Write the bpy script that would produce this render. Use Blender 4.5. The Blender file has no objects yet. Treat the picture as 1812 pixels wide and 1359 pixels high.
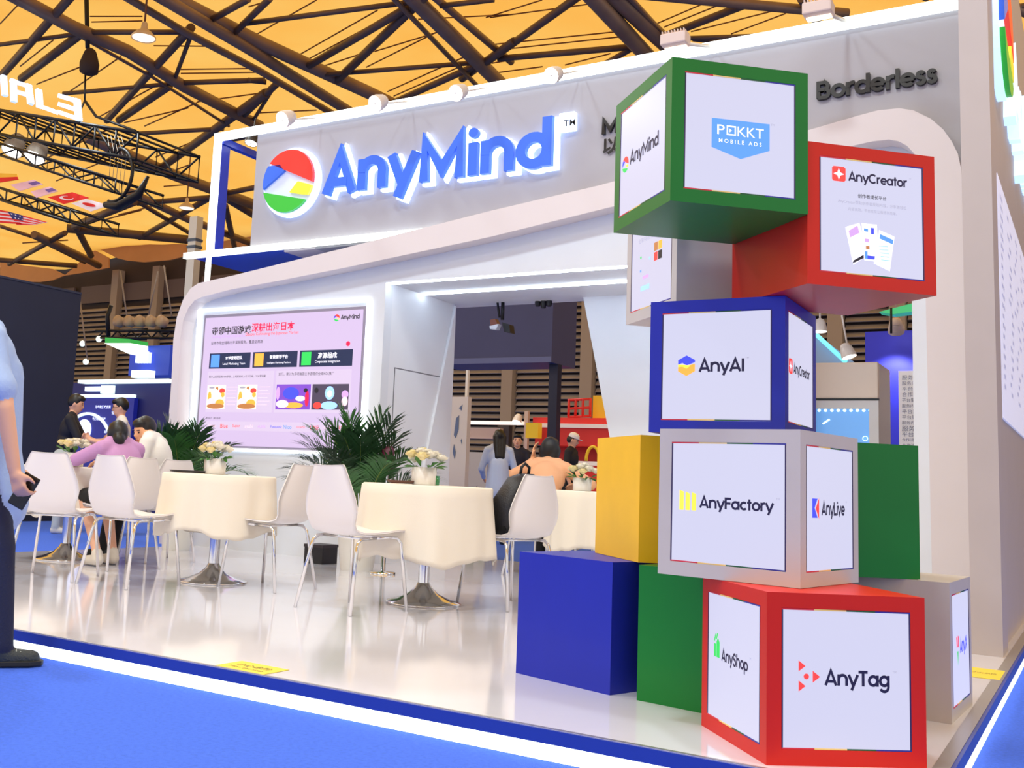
import bpy, bmesh, math, random
import numpy as np
from mathutils import Vector, Matrix

# ------------------------------------------------------------------ camera, world, exposure
SC = bpy.context.scene
COL = SC.collection
IMG_W, IMG_H = 1812, 1359
CAM_F, CAM_YAW, CAM_PITCH, CAM_ROLL, CAM_H = 1875.77, -0.582223, 0.130179, 0.048247, 0.78647
CAM_CX, CAM_CY = 721.736, 599.054
_fw = Vector((math.sin(CAM_YAW)*math.cos(CAM_PITCH), math.cos(CAM_YAW)*math.cos(CAM_PITCH), math.sin(CAM_PITCH)))
_r0 = Vector((math.cos(CAM_YAW), -math.sin(CAM_YAW), 0)); _u0 = _r0.cross(_fw)
_rt = _r0*math.cos(CAM_ROLL) + _u0*math.sin(CAM_ROLL); _up = -_r0*math.sin(CAM_ROLL) + _u0*math.cos(CAM_ROLL)
CAM_O = Vector((0, 0, CAM_H))
cd = bpy.data.cameras.new('camera'); cam = bpy.data.objects.new('camera', cd); COL.objects.link(cam)
cam.matrix_world = Matrix(((_rt.x, _up.x, -_fw.x, 0), (_rt.y, _up.y, -_fw.y, 0), (_rt.z, _up.z, -_fw.z, CAM_H), (0, 0, 0, 1)))
cd.sensor_width = 36; cd.lens = CAM_F/IMG_W*36
cd.shift_x = (IMG_W/2-CAM_CX)/IMG_W; cd.shift_y = -(IMG_H/2-CAM_CY)/IMG_W
cd.clip_end = 400; SC.camera = cam
SC.view_settings.view_transform = 'Standard'; SC.view_settings.look = 'None'
SC.view_settings.gamma = 1.0; SC.view_settings.use_curve_mapping = False
SC.view_settings.exposure = -0.25
SC.cycles.use_denoising = True
SC.cycles.max_bounces = 6; SC.cycles.diffuse_bounces = 3; SC.cycles.glossy_bounces = 3
SC.cycles.transmission_bounces = 4; SC.cycles.transparent_max_bounces = 6
SC.cycles.sample_clamp_indirect = 6; SC.cycles.adaptive_threshold = .02
wd = bpy.data.worlds.new('daylight'); SC.world = wd; wd.use_nodes = True
wd.node_tree.nodes['Background'].inputs[0].default_value = (1.0, 0.985, 0.97, 1)
wd.node_tree.nodes['Background'].inputs[1].default_value = 1.32

def light(name, kind, loc, energy, color=(1, 1, 1), target=None, size=1.0, spot=1.2, blend=.5):
    ld = bpy.data.lights.new(name, kind); ld.energy = energy; ld.color = color
    if kind == 'AREA': ld.shape = 'DISK'; ld.size = size
    else: ld.shadow_soft_size = size
    if kind == 'SPOT': ld.spot_size = spot; ld.spot_blend = blend
    o = bpy.data.objects.new(name, ld); COL.objects.link(o); o.location = loc
    if target is not None:
        o.rotation_euler = (Vector(target)-Vector(loc)).to_track_quat('-Z', 'Y').to_euler()
    return o
# high-bay lamps of the exhibition hall (their housings hang from the roof)
HALL_LAMPS = [(-6.5, 1.5, 8.8), (-1.5, 2.0, 8.8), (-9.5, 6.0, 8.8), (3.0, 3.0, 8.8), (-4.0, -3.0, 8.8), (-16.0, 12.0, 8.8), (-13, 22, 8.8), (-24, 20, 8.8)]
for p in HALL_LAMPS:
    light('hall_lamp_light', 'AREA', (p[0], p[1], p[2]-.12), 315, (.82, .95, 1), (p[0], p[1], 0), .9)

# ------------------------------------------------------------------ helpers
def ray(px, py):
    return _rt*((px-CAM_CX)/CAM_F) - _up*((py-CAM_CY)/CAM_F) + _fw
def P(px, py, X=None, Y=None, Z=None, D=None):
    """photo pixel -> point on a world plane (X=, Y=, Z=) or at view depth D"""
    d = ray(px, py)
    if X is not None: t = X/d.x
    elif Y is not None: t = Y/d.y
    elif Z is not None: t = (Z-CAM_H)/d.z
    else: t = D
    return CAM_O + d*t
def depth(p): return (Vector(p)-CAM_O).dot(_fw)
def ppm(p): return CAM_F/depth(p)          # pixels per metre at p
def lin(c):
    c = c/255.0
    return c/12.92 if c <= .04045 else ((c+.055)/1.055)**2.4
_mats = {}
def mat(name, rgb, rough=.5, metal=0.0, emit=0.0, noise=0.0, nscale=20.0, bump=0.0, bscale=200.0, coat=0.0, spec=.5, emit_rgb=None, trans=0.0, alpha=1.0):
    if name in _mats: return _mats[name]
    m = bpy.data.materials.new(name); m.use_nodes = True; nt = m.node_tree; b = nt.nodes['Principled BSDF']
    c = (lin(rgb[0]), lin(rgb[1]), lin(rgb[2]), 1)
    b.inputs['Base Color'].default_value = c; b.inputs['Roughness'].default_value = rough
    b.inputs['Metallic'].default_value = metal; b.inputs['Specular IOR Level'].default_value = spec
    if coat: b.inputs['Coat Weight'].default_value = coat; b.inputs['Coat Roughness'].default_value = .08
    if trans: b.inputs['Transmission Weight'].default_value = trans
    if alpha < 1: b.inputs['Alpha'].default_value = alpha
    if emit:
        e = emit_rgb or rgb
        b.inputs['Emission Color'].default_value = (lin(e[0]), lin(e[1]), lin(e[2]), 1); b.inputs['Emission Strength'].default_value = emit
    if noise or bump:
        tc = nt.nodes.new('ShaderNodeTexCoord')
    if noise:
        n = nt.nodes.new('ShaderNodeTexNoise'); n.inputs['Scale'].default_value = nscale; n.inputs['Detail'].default_value = 4
        nt.links.new(tc.outputs['Object'], n.inputs['Vector'])
        mp = nt.nodes.new('ShaderNodeMapRange'); mp.inputs[1].default_value = .3; mp.inputs[2].default_value = .7
        mp.inputs[3].default_value = 1-noise; mp.inputs[4].default_value = 1+noise
        nt.links.new(n.outputs['Fac'], mp.inputs[0])
        mx = nt.nodes.new('ShaderNodeVectorMath'); mx.operation = 'SCALE'; mx.inputs[0].default_value = c[:3]
        nt.links.new(mp.outputs[0], mx.inputs['Scale']); nt.links.new(mx.outputs[0], b.inputs['Base Color'])
    if bump:
        n2 = nt.nodes.new('ShaderNodeTexNoise'); n2.inputs['Scale'].default_value = bscale; n2.inputs['Detail'].default_value = 3
        nt.links.new(tc.outputs['Object'], n2.inputs['Vector'])
        bp = nt.nodes.new('ShaderNodeBump'); bp.inputs['Strength'].default_value = bump; bp.inputs['Distance'].default_value = .01
        nt.links.new(n2.outputs['Fac'], bp.inputs['Height']); nt.links.new(bp.outputs[0], b.inputs['Normal'])
    _mats[name] = m; return m

class MB:
    """collects geometry (world or local coordinates) and builds ONE mesh object"""
    def __init__(s): s.v = []; s.f = []; s.mi = []; s.cur = 0; s.sm = []; s.smooth = False
    def add(s, vs, fs):
        n = len(s.v); s.v += [tuple(v) for v in vs]
        for f in fs: s.f.append([i+n for i in f]); s.mi.append(s.cur); s.sm.append(s.smooth)
        return s
    def box(s, a, b):
        x0, y0, z0 = [min(a[i], b[i]) for i in range(3)]; x1, y1, z1 = [max(a[i], b[i]) for i in range(3)]
        return s.add([(x0,y0,z0),(x1,y0,z0),(x1,y1,z0),(x0,y1,z0),(x0,y0,z1),(x1,y0,z1),(x1,y1,z1),(x0,y1,z1)],
                     [(3,2,1,0),(4,5,6,7),(0,1,5,4),(1,2,6,5),(2,3,7,6),(3,0,4,7)])
    def cbox(s, c, d): return s.box([c[i]-d[i]/2 for i in range(3)], [c[i]+d[i]/2 for i in range(3)])
    def prism(s, pts, vec):
        """polygon pts (3D) extruded along vec; works for concave outlines through ngon caps"""
        n = len(pts); vec = Vector(vec); p0 = [Vector(p) for p in pts]
        nrm = Vector((0, 0, 0))
        for i in range(n): nrm += p0[i].cross(p0[(i+1) % n])
        if nrm.dot(vec) > 0: p0 = p0[::-1]
        p1 = [p+vec for p in p0]
        fs = [list(range(n)), list(range(2*n-1, n-1, -1))] + [[(i+1) % n, i, n+i, n+(i+1) % n] for i in range(n)]
        return s.add(p0+p1, fs)
    def strip(s, A, B, vec):
        """ribbon between polylines A and B (same length) extruded along vec"""
        n = len(A); A = [Vector(p) for p in A]; B = [Vector(p) for p in B]; vec = Vector(vec)
        vs = A+B+[p+vec for p in A]+[p+vec for p in B]; fs = []
        nr = (A[1]-A[0]).cross(B[0]-A[0]); fl = nr.dot(vec) > 0
        for i in range(n-1):
            q = [[i, i+1, n+i+1, n+i], [2*n+i, 3*n+i, 3*n+i+1, 2*n+i+1], [i+1, i, 2*n+i, 2*n+i+1], [n+i, n+i+1, 3*n+i+1, 3*n+i]]
            fs += [a[::-1] for a in q] if fl else q
        e = [[0, n, 3*n, 2*n], [n-1, 3*n-1, 4*n-1, 2*n-1]]
        fs += [a[::-1] for a in e] if fl else e
        return s.add(vs, fs)
    def tube(s, path, r, n=8, cap=True):
        path = [Vector(p) for p in path]; rs = r if isinstance(r, (list, tuple)) else [r]*len(path)
        vs = []; fs = []; prev = None
        for i, p in enumerate(path):
            t = (path[min(i+1, len(path)-1)]-path[max(i-1, 0)]).normalized()
            if prev is None:
                a = Vector((0, 0, 1)) if abs(t.z) < .9 else Vector((1, 0, 0)); x = t.cross(a).normalized()
            else:
                x = (prev - t*prev.dot(t)); x = x.normalized() if x.length > 1e-6 else t.orthogonal().normalized()
            prev = x; y = t.cross(x)
            for k in range(n):
                w = 2*math.pi*k/n; vs.append(p+(x*math.cos(w)+y*math.sin(w))*rs[i])
        for i in range(len(path)-1):
            for k in range(n): fs.append([i*n+k, i*n+(k+1) % n, (i+1)*n+(k+1) % n, (i+1)*n+k])
        if cap: fs += [list(range(n))[::-1], [(len(path)-1)*n+k for k in range(n)]]
        sm = s.smooth; s.smooth = True; s.add(vs, fs); s.smooth = sm
        if cap: s.sm[-1] = s.sm[-2] = False
        return s
    def lathe(s, prof, c=(0, 0, 0), n=20, capb=True, capt=True, sq=1.0):
        """profile [(r,z)...] turned about the vertical axis through c"""
        vs = []; fs = []
        for r, z in prof:
            for k in range(n):
                w = 2*math.pi*k/n; vs.append((c[0]+r*math.cos(w), c[1]+sq*r*math.sin(w), c[2]+z))
        m = len(prof)
        for i in range(m-1):
            for k in range(n): fs.append([i*n+k, i*n+(k+1) % n, (i+1)*n+(k+1) % n, (i+1)*n+k])
        sm = s.smooth; s.smooth = True; s.add(vs, fs); s.smooth = False
        if capb: s.add([vs[k] for k in range(n)], [list(range(n))[::-1]])
        if capt: s.add([vs[(m-1)*n+k] for k in range(n)], [list(range(n))])
        s.smooth = sm; return s
    def ball(s, c, r, nu=12, nv=8):
        rx, ry, rz = r if isinstance(r, (list, tuple)) else (r, r, r)
        prof = [(max(math.sin(math.pi*i/nv), .001), -math.cos(math.pi*i/nv)) for i in range(nv+1)]
        vs = []; fs = []
        for q, z in prof:
            for k in range(nu):
                w = 2*math.pi*k/nu; vs.append((c[0]+rx*q*math.cos(w), c[1]+ry*q*math.sin(w), c[2]+rz*z))
        for i in range(nv):
            for k in range(nu): fs.append([i*nu+k, i*nu+(k+1) % nu, (i+1)*nu+(k+1) % nu, (i+1)*nu+k])
        sm = s.smooth; s.smooth = True; s.add(vs, fs); s.smooth = sm; return s
    def xf(s, M, start=0):
        for i in range(start, len(s.v)): s.v[i] = tuple(M @ Vector(s.v[i]))
        return s
    def build(s, name, mats, parent=None, world=True, bevel=0.0):
        """world=True: coordinates are world ones; an unrotated parent's location is taken off"""
        me = bpy.data.meshes.new(name)
        off = Vector(parent.get('_base', (0, 0, 0))) if (parent is not None and world) else Vector((0, 0, 0))
        me.from_pydata([(v[0]-off.x, v[1]-off.y, v[2]-off.z) for v in s.v], [], s.f)
        ms = mats if isinstance(mats, (list, tuple)) else [mats]
        for m in ms: me.materials.append(m)
        me.polygons.foreach_set('material_index', s.mi); me.polygons.foreach_set('use_smooth', s.sm); me.update()
        o = bpy.data.objects.new(name, me); COL.objects.link(o)
        if parent is not None:
            o.parent = parent
            if world: o['_base'] = tuple(off)
        if bevel:
            bv = o.modifiers.new('bevel', 'BEVEL'); bv.width = bevel; bv.segments = 2; bv.limit_method = 'ANGLE'; bv.angle_limit = .6
        return o

def tag(o, label=None, cat=None, group=None, kind=None):
    if label: o['label'] = label
    if cat: o['category'] = cat
    if group: o['group'] = group
    if kind: o['kind'] = kind
    return o
def thing(name, loc, label=None, cat=None, group=None, rz=0, kind=None):
    o = bpy.data.objects.new(name, None); COL.objects.link(o); o.location = loc; o.rotation_euler = (0, 0, rz)
    o.empty_display_size = .1
    o['_base'] = tuple(loc)
    return tag(o, label, cat, group, kind)
def copy_tree(o, loc=None, rz=None, parent=None):
    c = o.copy(); COL.objects.link(c)
    if parent is not None: c.parent = parent
    if loc is not None: c.location = loc
    if rz is not None: c.rotation_euler = (0, 0, rz)
    for ch in o.children: copy_tree(ch, parent=c)
    return c
def struct(o): o['kind'] = 'structure'; return o

# ---- lettering: outlines of the built-in font turned into mesh
_tcache = {}
def text_geo(body, bold=0.0, extrude=0.0):
    key = (body, bold, extrude)
    if key in _tcache: return _tcache[key]
    cu = bpy.data.curves.new('lettering', 'FONT'); cu.body = body; cu.size = 1.0; cu.offset = bold; cu.extrude = extrude
    cu.resolution_u = 3
    o = bpy.data.objects.new('lettering', cu); COL.objects.link(o)
    bpy.context.view_layer.update()
    dg = bpy.context.evaluated_depsgraph_get()
    me = bpy.data.meshes.new_from_object(o.evaluated_get(dg))
    v = np.zeros(len(me.vertices)*3); me.vertices.foreach_get('co', v); v = v.reshape(-1, 3)
    fs = [list(p.vertices) for p in me.polygons]
    bpy.data.objects.remove(o); bpy.data.meshes.remove(me)
    _tcache[key] = (v, fs); return v, fs
def put_text(mb, body, c, right, up, w=None, h=None, bold=0.0, extrude=0.0, align='C', shear=0.0):
    """adds lettering to mb: c = anchor (centre, or left-middle for 'L'), width w fits the word; h fits its height"""
    v, fs = stroke_word(body) if (body[0] in 'AB' and all(ch in GLY for ch in body) and not extrude) else text_geo(body, bold, extrude)
    if len(v) == 0: return mb
    v = v.copy(); x0, x1 = v[:, 0].min(), v[:, 0].max(); y0, y1 = v[:, 1].min(), v[:, 1].max()
    sx = (w/(x1-x0)) if w else h/(y1-y0); sy = (h/(y1-y0)) if h else sx
    X = (v[:, 0]-(x0+x1)/2)*sx if align == 'C' else (v[:, 0]-x0)*sx
    Yv = (v[:, 1]-(y0+y1)/2)*sy; X = X+shear*Yv
    right = Vector(right).normalized(); up = Vector(up).normalized(); nrm = right.cross(up); c = Vector(c)
    mb.add([c+right*a+up*b+nrm*(z*sx) for a, b, z in zip(X, Yv, v[:, 2])], fs)
    return mb
def poly(mb, pts2, c, right, up, thick=0.0):
    right = Vector(right).normalized(); up = Vector(up).normalized(); c = Vector(c); n = right.cross(up)
    p = [c+right*a+up*b for a, b in pts2]
    if thick: return mb.prism(p, n*thick)
    ar = sum(pts2[i][0]*pts2[(i+1) % len(pts2)][1]-pts2[(i+1) % len(pts2)][0]*pts2[i][1] for i in range(len(pts2)))
    if ar < 0: p = p[::-1]
    return mb.add(p, [list(range(len(p)))])
def circ(r, n=24, a0=0, a1=360, cx=0, cy=0):
    return [(cx+r*math.cos(math.radians(a0+(a1-a0)*i/n)), cy+r*math.sin(math.radians(a0+(a1-a0)*i/n))) for i in range(n+(1 if abs(a1-a0) < 359 else 0))]

# ---- geometric stroke font for the logos: glyph = (advance, [polylines], [dots])
def _arc(cx, cy, r, a0, a1, n=18, ry=None):
    ry = ry or r
    return [(cx+r*math.cos(math.radians(a0+(a1-a0)*i/n)), cy+ry*math.sin(math.radians(a0+(a1-a0)*i/n))) for i in range(n+1)]
_ring = lambda cx, cy, r: _arc(cx, cy, r, 0, 360, 28)
_arch = lambda x0: [(x0, 0), (x0, .52)]
GLY = {
 'A': (.62, [[(.05, 0), (.31, .69), (.57, 0)], [(.15, .19), (.47, .19)]]), 'n': (.55, [[(.08, 0), (.08, .52)], _arc(.275, .29, .195, 180, 0)+[(.47, 0)]]),
 'y': (.50, [[(.03, .52), (.255, .0)], [(.48, .52), (.17, -.2)]]), 'M': (.79, [[(.09, 0), (.09, .66), (.395, .17), (.70, .66), (.70, 0)]]), 'i': (.17, [[(.085, 0), (.085, .52)]], [(.085, .675, .078)]),
 'd': (.55, [_ring(.26, .26, .205), [(.465, 0), (.465, .75)]]), 'a': (.55, [_ring(.26, .26, .205), [(.465, 0), (.465, .52)]]), 'o': (.52, [_ring(.26, .26, .205)]),
 'e': (.52, [_arc(.26, .26, .205, 0, 318), [(.06, .25), (.465, .25)]]), 'g': (.55, [_ring(.26, .26, .205), [(.465, .52), (.465, .0)]+_arc(.26, -.01, .205, 0, -155)]), 'p': (.54, [_ring(.28, .26, .205), [(.075, .52), (.075, -.22)]]),
 'h': (.55, [[(.08, 0), (.08, .75)], _arc(.275, .29, .195, 180, 0)+[(.47, 0)]]), 'T': (.50, [[(.02, .65), (.48, .65)], [(.25, .65), (.25, 0)]]), 'S': (.48, [_arc(.24, .51, .155, 15, 270)+_arc(.24, .185, .17, 90, -165)]),
 'F': (.45, [[(.08, 0), (.08, .65), (.43, .65)], [(.08, .36), (.40, .36)]]), 'c': (.46, [_arc(.26, .26, .205, 48, 312)]), 't': (.31, [[(.15, .68), (.15, 0)], [(.01, .47), (.29, .47)]]), 'r': (.33, [[(.08, 0), (.08, .52)], _arc(.265, .29, .185, 180, 75)]),
 'L': (.44, [[(.08, .7), (.08, .05), (.42, .05)]]), 'v': (.48, [[(.03, .52), (.24, .03), (.45, .52)]]), 'I': (.20, [[(.10, 0), (.10, .7)]]), 'C': (.66, [_arc(.36, .35, .30, 46, 314, 26)]), 'l': (.17, [[(.085, 0), (.085, .75)]]),
 's': (.37, [_arc(.18, .375, .10, 20, 270)+_arc(.18, .16, .115, 90, -160)]), 'B': (.55, [[(.08, .05), (.08, .65), (.29, .65)]+_arc(.29, .51, .14, 90, -90)+[(.08, .37)], [(.08, .37), (.31, .37)]+_arc(.31, .21, .16, 90, -90)+[(.08, .05)]]),
 'k': (.48, [[(.08, 0), (.08, .75)], [(.42, .52), (.12, .22)], [(.2, .3), (.44, 0)]]), 'X': (.56, [[(.04, 0), (.52, .7)], [(.52, 0), (.04, .7)]]), ' ': (.25, [])}
def _ribbon(pl, t):
    q = [Vector(p) for p in pl]; cl = (q[0]-q[-1]).length < 1e-4
    if cl: q = q[:-1]
    n = len(q); L = []; R = []
    for i in range(n):
        a = q[i-1] if (i > 0 or cl) else None; b = q[(i+1) % n] if (i < n-1 or cl) else None
        d1 = (q[i]-a).normalized() if a is not None else None; d2 = (b-q[i]).normalized() if b is not None else None
        if d1 is None: d1 = d2
        if d2 is None: d2 = d1
        n1 = Vector((-d1.y, d1.x)); n2 = Vector((-d2.y, d2.x)); mm = n1+n2
        mm = mm.normalized() if mm.length > 1e-6 else n1
        k = min(1/max(mm.dot(n1), .25), 2.2)
        L.append(q[i]+mm*t*k*.5); R.append(q[i]-mm*t*k*.5)
    fs = [[i, i+1, n+i+1, n+i] for i in range(n-1)] + ([[n-1, 0, n, 2*n-1]] if cl else [])
    return L+R, fs, cl
def stroke_glyph(ch, t=.125, grow=0.0, zf=0.0, zb=None):
    """vertices/faces of a glyph in font units; solid between zb and zf when zb is given"""
    g = GLY[ch]; V = []; F = []
    def put(vs, fs, ring):
        n0 = len(V); m = len(vs); zk = zf+.003*(put.k+sum(map(ord, ch)) % 3*.4); put.k += 1
        V.extend((v[0], v[1], zk) for v in vs)
        F.extend([[n0+i for i in f[::-1]] for f in fs])
        if zb is not None:
            V.extend((v[0], v[1], zb) for v in vs); F.extend([[n0+m+i for i in f] for f in fs])
            cnt = {}
            for f in fs:
                for a, b in zip(f, f[1:]+f[:1]): cnt[(a, b)] = 1
            for (a, b) in cnt:
                if (b, a) not in cnt: F.append([n0+a, n0+b, n0+m+b, n0+m+a])
    put.k = 0
    for pl in g[1]:
        if grow and (Vector(pl[0])-Vector(pl[-1])).length > 1e-4:
            d0 = (Vector(pl[0])-Vector(pl[1])).normalized(); d1 = (Vector(pl[-1])-Vector(pl[-2])).normalized()
            pl = [tuple(Vector(pl[0])+d0*grow)]+list(pl[1:-1])+[tuple(Vector(pl[-1])+d1*grow)]
        vs, fs, cl = _ribbon(pl, t+2*grow); put(vs, fs, cl)
    for (x, y, r) in (g[2] if len(g) > 2 else []):
        c = _arc(x, y, r+grow, 360, 0, 20)[:-1]; put(c, [list(range(len(c)))], False)
    return V, F
def stroke_word(word, t=.138, grow=0, zf=0., zb=None):
    V = []; F = []; x = 0
    for ch in word:
        v, f = stroke_glyph(ch, t, grow, zf, zb); n = len(V); V += [(a+x, b, c) for a, b, c in v]; F += [[i+n for i in q] for q in f]; x += GLY[ch][0]
    return np.array(V), F
# ------------------------------------------------------------------ materials of the setting
WHITE = mat('booth_white', (230, 232, 238), .45, noise=.015, nscale=3)
WPANEL = mat('portal_white', (223, 214, 216), .4, noise=.012, nscale=3)
RECESSM = mat('recess_grey', (222, 226, 234), .5, noise=.02, nscale=3)
LOGOWALL = mat('sign_wall_grey', (172, 170, 178), .5, noise=.015, nscale=3)
TAUPE = mat('side_wall_grey', (186, 174, 170), .5, noise=.02, nscale=4)
LED = mat('led_white', (245, 255, 250), .4, emit=2.2); LED2 = mat('led_cool', (226, 242, 255), .4, emit=20.0); LED3 = mat('led_frame', (242, 252, 255), .4, emit=2.0)
CARPET = mat('blue_carpet', (78, 116, 236), .95, noise=.10, nscale=60, bump=.5, bscale=500, spec=.1)
PLATF = mat('gloss_floor', (226, 226, 238), .10, noise=.02, nscale=2, coat=.5)
FASCIA = mat('blue_fascia', (35, 60, 165), .3)
ALU = mat('aluminium', (190, 188, 186), .35, .8)
BLUEPAINT = mat('blue_paint', (20, 60, 200), .35)
YP, YW, YB = 7.83, 8.0, 9.27          # portal front, recessed wall, back of the passage
FX0, FX1, FY0, FY1 = -7.75, -.455, 3.27, 9.75

# floors
struct(MB().box((-70, -14, -.16), (14, 60, -.10)).build('floor_carpet', CARPET))
fl = struct(MB().box((FX0, FY0, -.06), (FX1, FY1, 0)).build('floor_platform', PLATF))
MB().box((FX0, FY0-.012, -.045), (FX1+.045, FY0, -.001)).build('front_fascia', FASCIA, fl)
MB().box((FX1+.045, FY0-.012, -.045), (FX1+.057, FY1, -.001)).build('side_fascia', FASCIA, fl)
MB().box((FX1, FY0, -.045), (FX1+.045, FY1, .002)).build('edge_trim', ALU, fl)
MB().box((FX0, FY0, -.1), (FX1+.045, FY0+.02, -.045)).build('led_strip_front', LED, fl)
MB().box((FX1+.03, FY0+.02, -.1), (FX1+.05, FY1, -.045)).build('led_strip_side', LED, fl)
MB().box((FX0+.05, FY0+.06, -.1), (FX1-.05, FY1-.05, -.06)).build('plinth', ALU, fl)
MB().box((FX0, FY0, 0), (FX1, FY0+.012, .002)).build('edge_trim', ALU, fl)

# portal panel (front plane YP): outer and inner outline, sampled left to right
outer = [(296, 985), (300, 800), (303, 680), (306.6, 601), (313, 561), (324, 530), (337.5, 510), (351, 501), (410, 488), (487, 469), (609, 439), (868, 373), (1060, 328),
         (1250, 277), (1431, 230), (1520, 204), (1554, 195), (1591, 191.5), (1616, 195), (1647, 210), (1669, 229), (1684, 250), (1695, 272), (1701, 300), (1706, 420), (1722, 1155)]
inner = [(309, 985), (312, 800), (315, 680), (318.8, 601), (324, 567), (333, 545.6), (344, 532), (357, 525.7), (410, 512), (487, 498), (609, 474), (868, 419), (1060, 371.5),
         (1250, 325), (1431, 278), (1517, 256), (1545, 250), (1573, 247), (1590, 250), (1605, 258), (1618, 272), (1627, 292), (1632, 318), (1635, 360), (1638, 528), (1652, 1155)]
A = [P(*p, Y=YP) for p in outer]; B = [P(*p, Y=YP) for p in inner]
A[0].z = B[0].z = 0; A[-1].z = B[-1].z = 0
A[1].x = A[0].x = A[2].x
portal = struct(MB().strip(A, B, (0, YW-YP, 0)).build('wall_portal', WPANEL))
# wall with the screen (plane YW), opening of the passage to its right
xs0 = A[0].x+.02; xopen = P(683, 500, Y=YW).x; ztop = P(683, 500, Y=YW).z; xr0 = P(1616, 700, Y=YW).x
def ztop_at(x):                                   # underside of the portal rim at x
    pts = sorted([(p.x, p.z) for p in A])
    for (x0, z0), (x1, z1) in zip(pts, pts[1:]):
        if x0 <= x <= x1: return z0+(z1-z0)*(x-x0)/max(x1-x0, 1e-6)
    return pts[0][1]
wall = struct(MB().prism([(xs0, YW, 0), (xopen, YW, 0), (xopen, YW, ztop_at(xopen)-.02)] +
      [(x, YW, ztop_at(x)-.02) for x in np.linspace(xopen-.1, xs0+.05, 24)], (0, .12, 0)).build('wall_screen', RECESSM))
xend = -.63
lint = MB(); xs = list(np.linspace(xopen, xr0, 30))
lint.strip([(x, YW, ztop_at(x)-.02) for x in xs], [(x, YW, ztop) for x in xs], (0, .12, 0))
struct(lint.build('wall_lintel', RECESSM))
struct(MB().strip([(x, YW, max(ztop_at(x)-.02, .2)) for x in np.linspace(xr0, xend-.05, 8)], [(x, YW, 0) for x in np.linspace(xr0, xend-.05, 8)], (0, .12, 0)).build('wall_pier', RECESSM))
# passage: left wall with a flush door, ceiling, slanted back panels, led lines
xp = xopen
pw = struct(MB().box((xp-.12, YW+.12, 0), (xp, YB, ztop)).build('wall_passage', WHITE))
d1 = P(699, 653.5, X=xp); d2 = P(777, 667, X=xp)
dz = (d1.z+d2.z)/2
door = struct(MB().box((xp, d1.y, .0), (xp+.006, d2.y, dz)).build('door_1', WHITE))
gap = mat('door_gap', (120, 120, 128), .7)
for a, b in (((xp, d1.y-.012, 0), (xp+.003, d1.y, dz+.012)), ((xp, d1.y, dz), (xp+.003, d2.y, dz+.012)), ((xp, d2.y, 0), (xp+.003, d2.y+.012, dz+.012))):
    MB().box(a, b).build('door_gap', gap, door)
fin = MB(); fin.prism([(xp+.002, YB-.03, ztop-.02), (xp+.002, YB-.03, 0), (xp+.002, YB-.75, 0)], (.03, 0, 0))
struct(fin.build('trim_1', WHITE))
struct(MB().box((xp-.12, YW+.12, ztop), (xend, YB+.2, ztop+.12)).build('ceiling_passage', WHITE))
zb = ztop
s1 = P(1030, 517, Y=YB); s2 = P(1079, 775, Y=YB); sl = (s2.x-s1.x)/(s2.z-s1.z)
xtop = s1.x+sl*(zb-s1.z); xbot = s1.x+sl*(0-s1.z)
xrr = P(1415, 700, Y=YB).x
struct(MB().prism([(xtop, YB, zb), (xbot, YB, 0), (xrr, YB, 0), (xrr, YB, zb)], (0, .18, 0)).build('wall_slanted', WHITE))
for i, (a, b) in enumerate(((P(683, 500, Y=YW), None), (P(745, 524, X=xp), None))):
    y = YW+.02 if i == 0 else a.y
    struct(MB().box((xp+.01, y, ztop-.016), (xr0, y+.018, ztop-.002)).build('trim_%d' % (i+2), LED2))
# recessed light line round the video wall
F = [P(351, 555, Y=YW), P(656, 521, Y=YW), P(645, 801, Y=YW), P(338, 801, Y=YW)]
fx0 = (F[0].x+F[3].x)/2; fx1 = (F[1].x+F[2].x)/2; fz0 = (F[2].z+F[3].z)/2; fz1 = (F[0].z+F[1].z)/2
lf = MB(); t = .030
lf.box((fx0, YW-.03, fz0), (fx1, YW, fz0+t)); lf.box((fx0, YW-.03, fz1-t), (fx1, YW, fz1)); lf.box((fx0, YW-.03, fz0+t), (fx0+t, YW, fz1-t)); lf.box((fx1-t, YW-.03, fz0+t), (fx1, YW, fz1-t))
tf = tag(lf.build('screen_light_frame', LED3), 'glowing white rectangular light line framing the video wall', 'light frame')
# logo box above: sign panel, frame of light tubes, blue underside
YL = 7.94
zt = P(1040, 122.5, Y=YL).z; zlb = P(450, 437, Y=YL).z; xl = P(378, 340, Y=YL).x; xpan = P(449, 345, Y=YL).x
# sign wall: everything above the portal's outer edge
top_pts = [(x, YL, zt-.03) for x in (xpan, xend)]
low = [p for p in A[6:-3] if p.x > xpan]
sw = MB(); xs = np.linspace(xpan, xend, 60)
lowz = [max(zlb, ztop_at(x)-.05) if x < A[-8].x else ztop_at(x)-.05 for x in xs]
sw.strip([(x, YL, zt-.03) for x in xs], [(x, YL, z) for x, z in zip(xs, lowz)], (0, .12, 0))
swall = struct(sw.build('wall_sign', LOGOWALL))
def led_bar(a, b, parent): MB().box(a, b).build('light_tube', LED, parent)
fr = thing('sign_frame', (xl, YL, zlb), 'white light tube frame with blue posts around the large sign box', 'sign frame')
led_bar((xl, YL-.05, zt-.06), (xend, YL, zt+.02), fr); led_bar((xl, YL-.05, zlb), (xl+.07, YL, zt-.06), fr); led_bar((P(330, 456, Y=YL).x, YL-.05, zlb-.06), (P(850, 380, Y=YL).x, YL, zlb), fr)
led_bar((xl, YL-.04, P(372, 500, Y=YL).z), (xl+.05, YL-.01, zlb-.06), fr)
MB().box((xl, YL, zlb), (xl+.07, YL+.13, zt-.06)).build('blue_post', BLUEPAINT, fr)
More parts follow.
